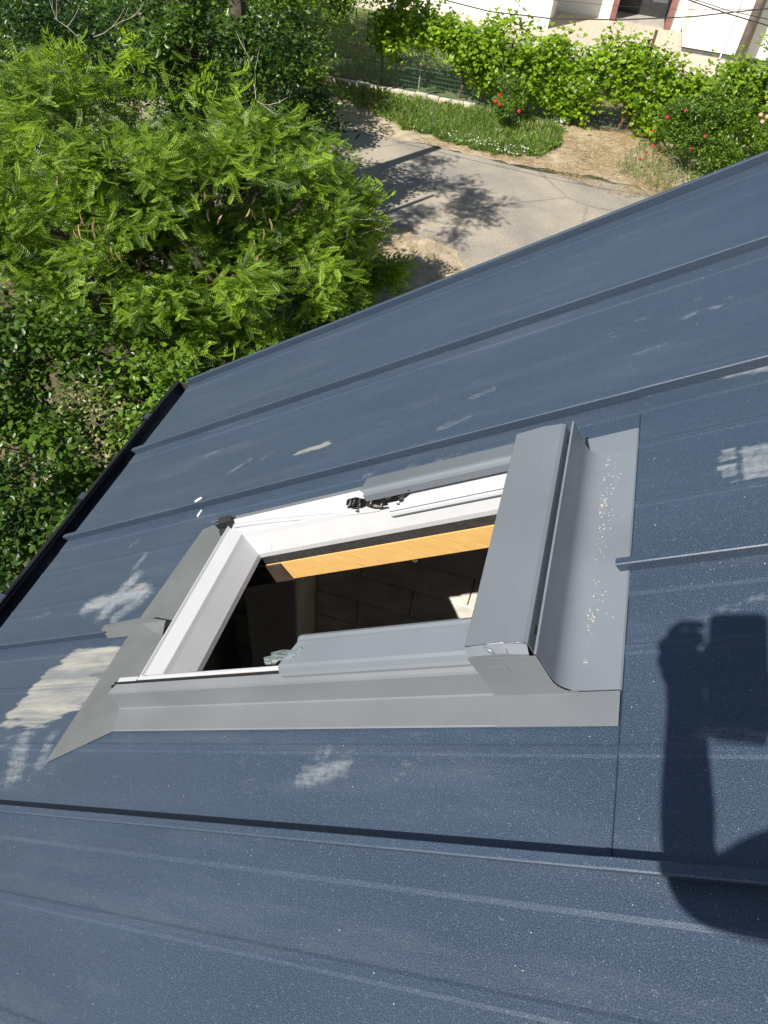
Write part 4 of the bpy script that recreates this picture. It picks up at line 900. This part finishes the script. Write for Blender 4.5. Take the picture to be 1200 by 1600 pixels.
rb2 = bush('rose_bush', 'tall tangled rose bush with red blooms at the corner of the straw patch', 'rose bush', [(2.35, 18.5, .75, .75), (1.95, 18.7, .8, .5), (2.8, 18.2, .6, .65), (2.9, 19.0, 1.1, .6)], SMALL, .065, G_MID, cl=90, per=26, cr=.11, bt=.40, tr=.03)
for p in ((1.72, 18.1, 1.12), (1.52, 18.05, .82), (1.62, 17.95, .55), (1.5, 17.85, .42), (2.05, 18.2, 1.28), (1.42, 17.9, .25), (2.6, 17.9, .95), (2.4, 17.75, .7)): rose(rb2, p, random.uniform(.055, .085), M_RED)
rb3 = bush('rose_bush', 'pale flowered rose bush at the right picture edge above the roof', 'rose bush', [(4.4, 19.2, .95, .75), (3.7, 18.7, .7, .65), (5.2, 19.4, 1.0, .9), (3.9, 17.9, .4, .5)], SMALL, .07, G_MID, cl=85, per=26, cr=.12, bt=.62, tr=.03)
for p in ((3.65, 18.6, 1.35), (3.8, 18.65, 1.32), (3.72, 18.5, 1.25), (4.15, 18.9, 1.62), (4.25, 18.8, 1.58), (4.5, 18.7, 1.3)): rose(rb3, p, .085, M_PINK)
bush('hedge_shrub', 'dark green climber mass on the fence right of the rusty post', 'shrub', [(3.3, 20.5, 1.15, .75), (4.4, 20.6, 1.65, .9), (2.4, 20.4, .9, .6), (5.3, 20.8, 1.5, 1.0)], OVAL, .08, G_DARK, cl=80, per=28, cr=.13, bt=.62, tr=.04)
bush('street_tree', 'light leaved tree growing beside the grey pole at the top right', 'tree', [(5.3, 25.5, 2.2, .8), (4.9, 25.0, 1.5, .6), (5.9, 25.8, 2.8, 1.2), (5.0, 25.6, 2.9, .5)], OVAL, .10, G_OLV, cl=50, per=20, cr=.13, bt=.6, tr=.05, base=(5.6, 25.8, 0))
BLADE = ([(-.022, 0, 0), (.022, 0, 0), (.014, .55, .03), (0, 1, -.10), (-.014, .55, .03)], [(0, 1, 2), (0, 2, 4), (4, 2, 3)])
def blades(name, n, poly, size, m, label, cat, tilt=(-1.15, .35), bt=.45, z0=.01, dens=None, tm=BLADE, spread=.15):
    P = []
    xs = [p[0] for p in poly]; ys = [p[1] for p in poly]
    x = rng.uniform(min(xs), max(xs), n*4); y = rng.uniform(min(ys), max(ys), n*4); k = inpoly(x, y, poly)
    if dens is not None: k &= rng.random(n*4) < dens(x, y)
    x, y = x[k][:n], y[k][:n]; n = len(x)
    q = np.stack([x, y, np.full(n, z0)], -1); R = euler_mats(n, rng.uniform(0, 6.3, n), tilt[0]+rng.normal(size=n)*tilt[1], rng.normal(size=n)*.4)
    patch = .5+.5*np.sin(x*3.1+np.sin(y*2))*np.cos(y*2.7)
    o = leaf_cloud(name, *tm, q, R, size*(.5+.9*rng.random(n)), np.clip(bt+.25*(patch-.5)+rng.normal(size=n)*spread, 0, 1), m, None, 'stuff'); tag(o, label, cat); return o
WP0 = [(-6.6, 18.9), (-5.2, 18.3), (-4.0, 17.55), (-2.9, 17.4), (-1.6, 17.15), (-.8, 17.5), (-.35, 18.6), (-.7, 19.8), (-2.8, 19.65), (-6.6, 19.65)]
WP = []
for i in range(len(WP0)):
    a, b = WP0[i], WP0[(i+1) % len(WP0)]; k_ = max(1, int(math.hypot(b[0]-a[0], b[1]-a[1])/.22))
    for j in range(k_): WP.append((a[0]+(b[0]-a[0])*j/k_+random.gauss(0, .07), a[1]+(b[1]-a[1])*j/k_+random.gauss(0, .09)))
blades('dry_weeds', 1500, WP, .20, G_STRAW, 'dried yellow stalks standing among the roadside weeds', 'weeds', tilt=(-.8, .5), bt=.6, spread=.3)
blades('broadleaf_weeds', 9000, WP, .075, G_MID, 'low broad leaved weeds mixed into the roadside grass', 'weeds', tilt=(-.3, .5), bt=.6, spread=.3, z0=.07, tm=SMALL)
blades('roadside_weeds', 19000, WP, .19, G_GRASS, 'tall green weeds and grass along the roadside verge in front of the kerb', 'weeds', bt=.55, tilt=(-.75, .6), spread=.35,
       dens=lambda x, y: np.where(x < -4.3, .16, np.clip(.45+.7*(np.sin(x*1.7+.5)*.5+.5), 0, 1))*np.where((y > 19.2) & (x < -2.9), .3, 1))
t_ = blades('wild_daisies', 130, [(-3.2, 17.3), (-1.2, 17.1), (-.9, 17.6), (-3.0, 17.8)], .035, leaf_mat('daisy_petal', (.7, .7, .65), (.85, .85, .8), .2), 'tiny white flowers at the road side foot of the weeds', 'flowers', tilt=(0, .3), z0=.14, tm=VINE)
SP = [(-3.6, 17.0), (-.6, 16.95), (.2, 16.55), (1.2, 16.3), (2.1, 16.5), (2.4, 17.6), (2.0, 20.3), (-.6, 20.3), (-.4, 18.8), (-.9, 17.5), (-2.0, 17.2), (-3.6, 17.4)]
blades('straw', 9000, SP, .16, G_STRAW, 'dry golden straw strewn over the ground beside the weeds', 'straw', tilt=(-.05, .12), bt=.55, z0=.022,
       dens=lambda x, y: np.clip(.15+.9*(np.sin(x*2.9+y*.7)*np.cos(y*2.1-x)*.5+.5), 0, 1), spread=.35)
blades('lawn_grass', 16000, [(-10, 20.4), (-.8, 20.4), (-1, 27), (-10, 27)], .16, G_GRASS, 'short grass of the lawn behind the mesh fence', 'grass', bt=.55)
blades('grass_tufts', 2500, [(-3.6, 10.2), (-1.6, 10.2), (-1.4, 12.0), (-2.0, 12.8), (-3.2, 13.0)], .10, G_STRAW, 'thin dry grass on the bare earth at the near side of the road', 'grass', tilt=(-.6, .4), bt=.3)
blades('ground_cover', 16000, [(-12, 2), (-2.0, 2), (-2.3, 8), (-3.2, 13.6), (-9, 17), (-14, 17)], .16, G_GRASS, 'low green undergrowth on the ground beneath the shrubs', 'undergrowth', bt=.3)
blades('verge_grass', 5000, [(.9, 17.5), (2.2, 16.7), (6, 16.9), (6, 20), (1.4, 19.6)], .20, G_GRASS, 'green grass round the feet of the rose bushes on the right', 'grass', bt=.4)
# crumpled clear plastic under the vine
t = MB(); n = 9
for i in range(n):
    for j in range(n): t.v.append((-.72+.34*i/(n-1), 19.86+.26*j/(n-1), .03+.16*abs(math.sin(i*2.1+j*1.3))*math.sin(PI*i/(n-1))*math.sin(PI*j/(n-1))+random.uniform(0, .04)))
for i in range(n-1):
    for j in range(n-1): t.f.append((i*n+j, (i+1)*n+j, (i+1)*n+j+1, i*n+j+1)); t.mi.append(0)
M_BAG = mat('crumpled_clear_plastic', (.62, .66, .70), .18, var=.15, vscale=12, spec=.8)
tag(t.build('plastic_bag', M_BAG), 'crumpled pale plastic bag lying under the vine', 'bag')
# scrap of white card in the lower left bushes
t = MB(); t.v = [(-3.66, 3.78, 1.42), (-3.52, 3.80, 1.38), (-3.55, 3.93, 1.50), (-3.66, 3.90, 1.47)]; t.f = [(0, 1, 2), (0, 2, 3)]; t.mi = [0, 0]
# wire fence panel in the shade lower left
M_WF = mat('grey_fence_wire', (.16, .15, .14), .6, .4, var=.2, vscale=30)
wf = empty('wire_fence_panel', (-5.6, 7.7, 0), 'grey welded wire fence panel half hidden in the shade of the trees', 'fence')
A, B = Vector((-5.55, 6.75, 0)), Vector((-4.35, 5.95, 0))
# (top edge runs down to the right in the shade)
t = MB()
for k in range(25):
    p = A.lerp(B, k/24); t.tube([p+Vector((0, 0, .3)), p+Vector((0, 0, 1.52)), p+Vector((.03, .05, 1.57))], .0035, 4)
for z in (.5, .7, .9, 1.1, 1.3, 1.45, 1.5): t.tube([A+Vector((0, 0, z)), B+Vector((0, 0, z))], .0035, 4)
t.build('mesh_panel', M_WF, wf)
for p in (A, B): t = MB(); t.tube([p, p+Vector((0, 0, 1.5))], .02, 8); t.build('post', M_WF, wf)
# rubble seen through gaps lower left
M_STONE = mat('pale_pinkish_stone', (.50, .42, .34), .95, var=.2, vscale=12, bump=.6, bscale=25)
for i, (x, y, z, s, lb) in enumerate([(-4.75, 5.35, .0, .30, 'pale stone lying in the gap between the shrubs, nearest the dry shrub'), (-5.1, 5.0, .0, .24, 'pinkish stone lying lower left among the dark shrubs'), (-4.4, 6.1, 0, .26, 'pale lit stone lying right beside the upper gutter')]):
    t = MB(); P = []
    for k in range(8):
        for j in (0, 1, 2): a = k*PI/4; r = s*(1, .85, .35)[j]*random.uniform(.8, 1.15); P.append((x+r*math.cos(a), y+r*math.sin(a)*.8, z+s*(0, .45, .7)[j]*random.uniform(.85, 1.1)))
    t.v = P; t.f = [(3*k+j, 3*((k+1) % 8)+j, 3*((k+1) % 8)+j+1, 3*k+j+1) for k in range(8) for j in (0, 1)]+[tuple(3*k+2 for k in range(8))]; t.mi = [0]*len(t.f)
    tag(t.build('stone', M_STONE, bevel=.01), lb, 'stone', 'stones among the shrubs')

# ================================================================ WHITE HOUSE BEYOND THE GARDEN
M_WW = mat('white_wall_paint', (.80, .79, .75), .85, var=.02, vscale=2); M_GREYP = mat('light_grey_panel_paint', (.50, .51, .52), .8, var=.04, vscale=2)
M_REDP = mat('brick_red_paint', (.22, .10, .088), .8, var=.15, vscale=8); M_DOOR = mat('dark_garage_door', (.035, .035, .035), .5, var=.2, vscale=6)
M_STEP = mat('grey_stone_steps', (.33, .30, .26), .95, col2=(.45, .41, .36), vscale=5, bump=.3, bscale=40)
wh = empty('white_house', (1, 31, 0), 'white rendered house at the top with a dark doorway between two brick red pillars', 'house')
def wbox(name, m, x0, x1, y0, y1, z0, z1, par=wh, bev=.0): t = MB(); t.box(x0, x1, y0, y1, z0, z1); return t.build(name, m, par, bevel=bev)
wbox('wing_wall', M_WW, -9.5, -1.97, 28.25, 31.1, .0, 5.5); wbox('wall', M_WW, -1.968, -.1, 30.8, 31.1, 0, 5.5)
wbox('pillar', M_REDP, -.098, .10, 30.68, 31.1, 0, 3.0, bev=.01); wbox('pillar', M_REDP, 1.80, 1.99, 30.68, 31.1, 0, 3.0, bev=.01)
wbox('lintel', M_REDP, .102, 1.798, 30.7, 31.1, 2.75, 3.0); wbox('wall', M_WW, -.098, 1.99, 30.81, 31.09, 3.003, 5.5)
wbox('step', M_STEP, .102, 1.798, 30.80, 32.0, 0, .06)
dr = wbox('door', M_DOOR, .10, 1.80, 32.0, 32.08, .06, 3.0)
wbox('door_panel', mat('grey_glass', (.10, .11, .12), .15, spec=.8), 1.22, 1.74, 31.985, 31.998, .5, 1.5, dr)
wbox('door_panel', M_DOOR, .2, .72, 31.99, 31.998, .35, 2.4, dr); wbox('door_panel', M_DOOR, .76, 1.18, 31.99, 31.998, .35, 2.4, dr)
wbox('wall', M_WW, 1.992, 2.38, 30.8, 31.1, 0, 5.5)
wing = wbox('wing_wall', M_WW, 2.38, 12, 28.3, 31.1, .16, 5.5); wbox('plinth', mat('dark_plinth', (.10, .10, .10), .9, var=.2, vscale=4), 2.42, 12, 28.34, 31.1, 0, .158)
wbox('roof', mat('red_roof_tiles', (.30, .12, .08), .9, var=.2, vscale=4), -9.8, 12.3, 28.0, 36, 5.503, 5.7)
wbox('downpipe', M_WW, 3.62, 3.66, 28.255, 28.298, 0.02, 5.4)
gw = MB(); gw.box(-.9, 2.36, 24.05, 24.2, 0, .22); 
for i in range(9): pass
tag(gw.build('garden_wall', M_STEP, bevel=.01), 'low pale garden wall at the terrace edge behind the vine', 'wall')
# grey pole and overhead cables
pole = MB(); pole.tube([(4.1, 27.6, 0), (4.1, 27.6, 7.5)], [.16, .12], 14); pole.tube([(4.1, 27.6, 7.5), (4.1, 27.6, 7.53)], [.13, .13], 14); 
tag(pole.build('utility_pole', mat('weathered_grey_pole', (.22, .19, .165), .9, var=.2, vscale=10, bump=.3, bscale=40), smooth=True), 'weathered grey utility pole in front of the white wall at the top right', 'pole')
M_CAB = mat('black_cable', (.02, .02, .022), .6)
def cable(P, r, label):
    Q = []
    for i in range(len(P)-1):
        for k in range(8): Q.append(Vector(P[i]).lerp(Vector(P[i+1]), k/8))
    Q.append(Vector(P[-1])); t = MB(); t.tube(Q, r, 6); tag(t.build('overhead_cable', M_CAB, smooth=True), label, 'cable', 'overhead cables')
def at(x, y, Y):   # a point of the plane Y metres away along the eave direction
    d = Vector((R3[0][0]*(x-600)+R3[0][1]*(y-800)+R3[0][2]*1115, R3[1][0]*(x-600)+R3[1][1]*(y-800)+R3[1][2]*1115, R3[2][0]*(x-600)+R3[2][1]*(y-800)+R3[2][2]*1115))
    return d*(Y/d.y)+CAMP
cable([at(380, -95, 13.5), at(560, -38, 13.5), at(695, 0, 13.5), at(765, 18, 13.5), at(861, 29, 13.5), at(970, 31, 13.5), at(1083, 26, 13.5), at(1136, 20, 13.5), at(1330, 0, 13.5)], .009, 'thick black cable sagging across the top in front of the white house')
cable([at(980, -45, 14.2), at(1076, 0, 14.2), at(1136, 21, 14.2), at(1200, 40, 14.2), at(1400, 95, 14.2)], .009, 'black cable running down to the right edge in front of the pole')
cable([at(1076, -4, 14.6), at(1136, 16, 14.6), at(1200, 30, 14.6), at(1400, 70, 14.6)], .006, 'thin dark cable just above the one running down to the right edge')
cable([at(700, -20, 15.5), at(861, 0, 15.5), at(960, 9, 15.5), at(1060, 15, 15.5), at(1130, 15, 15.5), at(1400, 12, 15.5)], .0035, 'thinnest cable, highest of those crossing the white wall')

# ================================================================ THE PHOTOGRAPHER (outside the frame, casts the arm and phone shadow)
per = empty('person', (.45, -.75, rw((.45-.523)/.819, 0, 0).z), 'person in a dark t-shirt sitting on the roof and holding up a phone', 'person')
M_SKIN = mat('skin', (.48, .28, .19), .55, var=.06, vscale=20); M_SHIRT = mat('dark_t_shirt', (.03, .035, .05), .9, var=.2, vscale=40, bump=.3, bscale=200); M_JEAN = mat('blue_work_trousers', (.06, .08, .13), .9, var=.2, vscale=50, bump=.3, bscale=250)
M_HAIR = mat('dark_hair', (.02, .014, .01), .7, var=.3, vscale=60, bump=.8, bscale=150)
def camw(x, y, z):     # from lens axes (right, down, forward) to the world
    return Vector((R3[0][0]*x+R3[0][1]*y+R3[0][2]*z, R3[1][0]*x+R3[1][1]*y+R3[1][2]*z, R3[2][0]*x+R3[2][1]*y+R3[2][2]*z))+CAMP
def skinmesh(name, verts, edges, radii, m, parent, sub=2, root=0):
    org = Vector(verts[0]); me = bpy.data.meshes.new(name); me.from_pydata([Vector(v)-org for v in verts], edges, [])
    o = link(name, me, m, parent, org); sk = o.modifiers.new('skin', 'SKIN'); sk.use_smooth_shade = True
    for i, r in enumerate(radii): me.skin_vertices[0].data[i].radius = (r, r) if not isinstance(r, tuple) else r
    for i in range(len(radii)): me.skin_vertices[0].data[i].use_root = (i == root)
    sb = o.modifiers.new('smooth', 'SUBSURF'); sb.levels = sub; sb.render_levels = sub; return o
Z0 = EYE
A_ = lambda x, y, z: (x, y, z+Z0)
lw, le, ls = A_(-.062, -.102, -.076), A_(.026, -.208, -.243), A_(.165, -.275, .030)
rwst, re_, rs = camw(.060, .135, -.035), A_(.330, -.215, -.215), A_(.470, -.275, .035)
lh, rh = camw(-.100, .062, -.006), camw(.043, .100, -.020)
bv = [A_(.42, -.74, -.66), A_(.37, -.60, -.42), A_(.325, -.44, -.14), A_(.31, -.36, .06), A_(.305, -.325, .13), A_(.30, -.30, .19), ls, le, lw, lh, rs, re_, rwst, rh,
      A_(.33, -.70, -.68), A_(.16, -.50, -.58), A_(.06, -.46, -.94), A_(.0, -.36, -1.02), A_(.52, -.72, -.64), A_(.42, -.42, -.50), A_(.34, -.44, -.80), A_(.28, -.33, -.86)]
be = [(0, 1), (1, 2), (2, 3), (3, 4), (4, 5), (3, 6), (6, 7), (7, 8), (8, 9), (3, 10), (10, 11), (11, 12), (12, 13), (0, 14), (14, 15), (15, 16), (16, 17), (0, 18), (18, 19), (19, 20), (20, 21)]
br = [.15, .135, .15, .085, .055, .055, .074, .041, .025, .032, .062, .043, .029, .030, .11, .068, .048, .040, .11, .068, .048, .040]
body = skinmesh('body', bv, be, br, M_SKIN, per)
def head():
    t = MB(); c = Vector(A_(.300, -.285, .275)); f_ = Vector((-.19, .98, 0)).normalized(); s_ = Vector((.98, .19, 0)); up = Vector((0, 0, 1)); n, k = 20, 14
    tilt = -.45; ff = f_*math.cos(tilt)+up*math.sin(tilt); uu = up*math.cos(tilt)-f_*math.sin(tilt)
    for i in range(k+1):
        ph = PI*i/k
        for j in range(n):
            th = 2*PI*j/n; x, y, z = math.sin(ph)*math.sin(th), math.sin(ph)*math.cos(th), math.cos(ph)
            rx_, ry_, rz_ = .074, .092, .112
            if z < -.1: rx_ *= 1-.28*(-z); ry_ *= 1-.12*(-z)
            e = 0
            if y > .6: e += .024*math.exp(-((x/.14)**2+((z+.10)/.20)**2))-.007*math.exp(-(((abs(x)-.38)/.18)**2+((z-.05)/.12)**2))+.006*math.exp(-((x/.3)**2+((z+.48)/.10)**2))
            t.v.append(c+s_*x*rx_+ff*(y*ry_+e)+uu*z*rz_)
    t.f = [(i*n+j, i*n+(j+1) % n, (i+1)*n+(j+1) % n, (i+1)*n+j) for i in range(k) for j in range(n)]; t.mi = [0]*len(t.f)
    o = t.build('head', M_SKIN, per, smooth=True)
    for sg in (-1, 1):
        e = MB(); q = c+s_*sg*.074-ff*.005; e.tube([q-s_*sg*.006, q+s_*sg*.010-ff*.012], [.022, .028], 10); e.build('ear', M_SKIN, o, smooth=True)
        e = MB(); q = c+s_*sg*.029+ff*.078+uu*.010; e.tube([q, q+ff*.0075], [.013, .006], 10); e.build('eye', mat('eye_white', (.7, .7, .7), .2), o, smooth=True)
    e = MB(); q = c+ff*.083-uu*.050; e.tube([q-s_*.024, q+ff*.004, q+s_*.024], [.002, .006, .002], 6); e.build('mouth', mat('lip', (.4, .16, .13), .5), o, smooth=True)
    hr = MB(); 
    for i in range(9):
        ph = PI*.56*i/8
        for j in range(n):
            th = 2*PI*j/n; x, y, z = math.sin(ph)*math.sin(th), math.sin(ph)*math.cos(th), math.cos(ph)
            d = 1.07 if not (y > .45 and z < .45) else .93
            hr.v.append(c+s_*x*.076*d+ff*y*.094*d+uu*z*.115*d)
    hr.f = [(i*n+j, i*n+(j+1) % n, (i+1)*n+(j+1) % n, (i+1)*n+j) for i in range(8) for j in range(n)]; hr.mi = [0]*len(hr.f)
    hr.build('hair', M_HAIR, o, smooth=True)
head()
# clothes follow the body
skinmesh('t_shirt', [bv[1], bv[2], bv[3], A_(.31, -.35, .095), bv[6], Vector(ls).lerp(Vector(le), .55), bv[10], Vector(rs).lerp(Vector(re_), .55), Vector(bv[0]).lerp(Vector(bv[1]), .3)],
         [(0, 1), (1, 2), (2, 3), (2, 4), (4, 5), (2, 6), (6, 7), (0, 8)], [.150, .165, .10, .066, .094, .080, .076, .064, .158], M_SHIRT, per)
skinmesh('trousers', [bv[0], Vector(bv[0]).lerp(Vector(bv[1]), .35), bv[14], bv[15], Vector(bv[16]), bv[18], bv[19], Vector(bv[20])],
         [(0, 1), (0, 2), (2, 3), (3, 4), (0, 5), (5, 6), (6, 7)], [.162, .15, .118, .082, .064, .118, .082, .064], M_JEAN, per)
for a, b, c in ((16, 17, -1), (20, 21, 1)):
    A0, B0 = Vector(bv[a]), Vector(bv[b]); d = (B0-A0); d.z = -.02
    t = MB(); q = A0+Vector((0, 0, -.03)); t.tube([q-d*.25, q+d*.2, q+d*.9+Vector((0, 0, -.035)), q+d*1.6+Vector((0, 0, -.045))], [.040, .050, .042, .026], 10); t.build('shoe', M_HAIR, per, smooth=True)
def finger(P, r, nm='finger'):
    pts = [camw(*p) for p in P]; n = len(pts)
    skinmesh(nm, pts, [(i, i+1) for i in range(n-1)], [r*(1-.10*i) for i in range(n)], M_SKIN, body, 2)
skinmesh('palm', [camw(-.100, .075, -.012), camw(-.098, .045, -.014), camw(-.088, .030, -.016)], [(0, 1), (1, 2)], [.030, .030, .026], M_SKIN, body)
skinmesh('knuckles', [camw(-.112, .050, -.004), camw(-.102, .022, -.002), camw(-.088, .016, -.004), camw(-.076, .030, -.008)], [(0, 1), (1, 2), (2, 3)], [.022, .017, .014, .016], M_SKIN, body)
# left hand round the left edge of the phone
finger([(-.098, .062, -.006), (-.117, .040, -.008), (-.121, .014, .002), (-.100, .002, .010), (-.064, .004, .010)], .0105)
finger([(-.100, .066, -.006), (-.126, .052, -.006), (-.134, .030, .003), (-.110, .022, .011), (-.064, .024, .011)], .0108)
finger([(-.100, .072, -.006), (-.126, .068, -.006), (-.133, .050, .003), (-.110, .043, .011), (-.064, .046, .011)], .0104)
finger([(-.098, .080, -.006), (-.120, .084, -.006), (-.127, .070, .003), (-.105, .064, .010), (-.066, .067, .010)], .0085)
finger([(-.092, .088, -.010), (-.080, .078, -.022), (-.076, .050, -.024), (-.072, .022, -.022)], .0125, 'thumb')
# right hand at the lower right corner
finger([(.043, .100, -.020), (.048, .082, -.012), (.036, .072, .004), (.012, .074, .008)], .0095)
finger([(.046, .106, -.020), (.054, .096, -.012), (.040, .090, .004), (.010, .094, .008)], .0095)
finger([(.046, .114, -.020), (.054, .112, -.012), (.040, .110, .004), (.008, .114, .008)], .0092)
finger([(.046, .120, -.022), (.052, .126, -.012), (.038, .128, .003), (.010, .132, .008)], .0082)
finger([(.040, .112, -.026), (.028, .104, -.028), (.008, .096, -.024), (-.004, .088, -.020)], .0105, 'thumb')
# the phone, back to the roof
ph = MB(); n = 6; out = []
x0, x1, y0, y1, rr = -.066, .0165, -.0160, .150, .012
for cx_, cy_, a0 in ((x1-rr, y0+rr, -PI/2), (x1-rr, y1-rr, 0), (x0+rr, y1-rr, PI/2), (x0+rr, y0+rr, PI)):
    for k in range(n+1): a = a0+PI/2*k/n; out.append((cx_+rr*math.cos(a), cy_+rr*math.sin(a)))
m_ = len(out); ph.v = [camw(a, b, -.0135) for a, b in out]+[camw(a, b, -.0045) for a, b in out]
ph.f = [tuple(range(m_)), tuple(range(2*m_-1, m_-1, -1))]+[(k, (k+1) % m_, (k+1) % m_+m_, k+m_) for k in range(m_)]; ph.mi = [0]*len(ph.f)
po = ph.build('phone', mat('dark_phone_case', (.02, .02, .022), .4)); tag(po, 'dark phone held up by the sitting person with both hands', 'phone')
t = MB(); t.tube([camw(0, 0, -.0045), camw(0, 0, -.0030)], [.0085, .0080], 20); t.tube([camw(-.020, 0, -.0045), camw(-.020, 0, -.0030)], [.0085, .0080], 20); t.build('camera_lens', M_GUT, po)
t = MB(); q = [(-.061, -.008), (.012, -.008), (.012, .142), (-.061, .142)]; t.v = [camw(a, b, -.01365) for a, b in q]; t.f = [(0, 1, 2, 3)]; t.mi = [0]; t.build('screen', mat('phone_glass', (.01, .01, .012), .05), po)
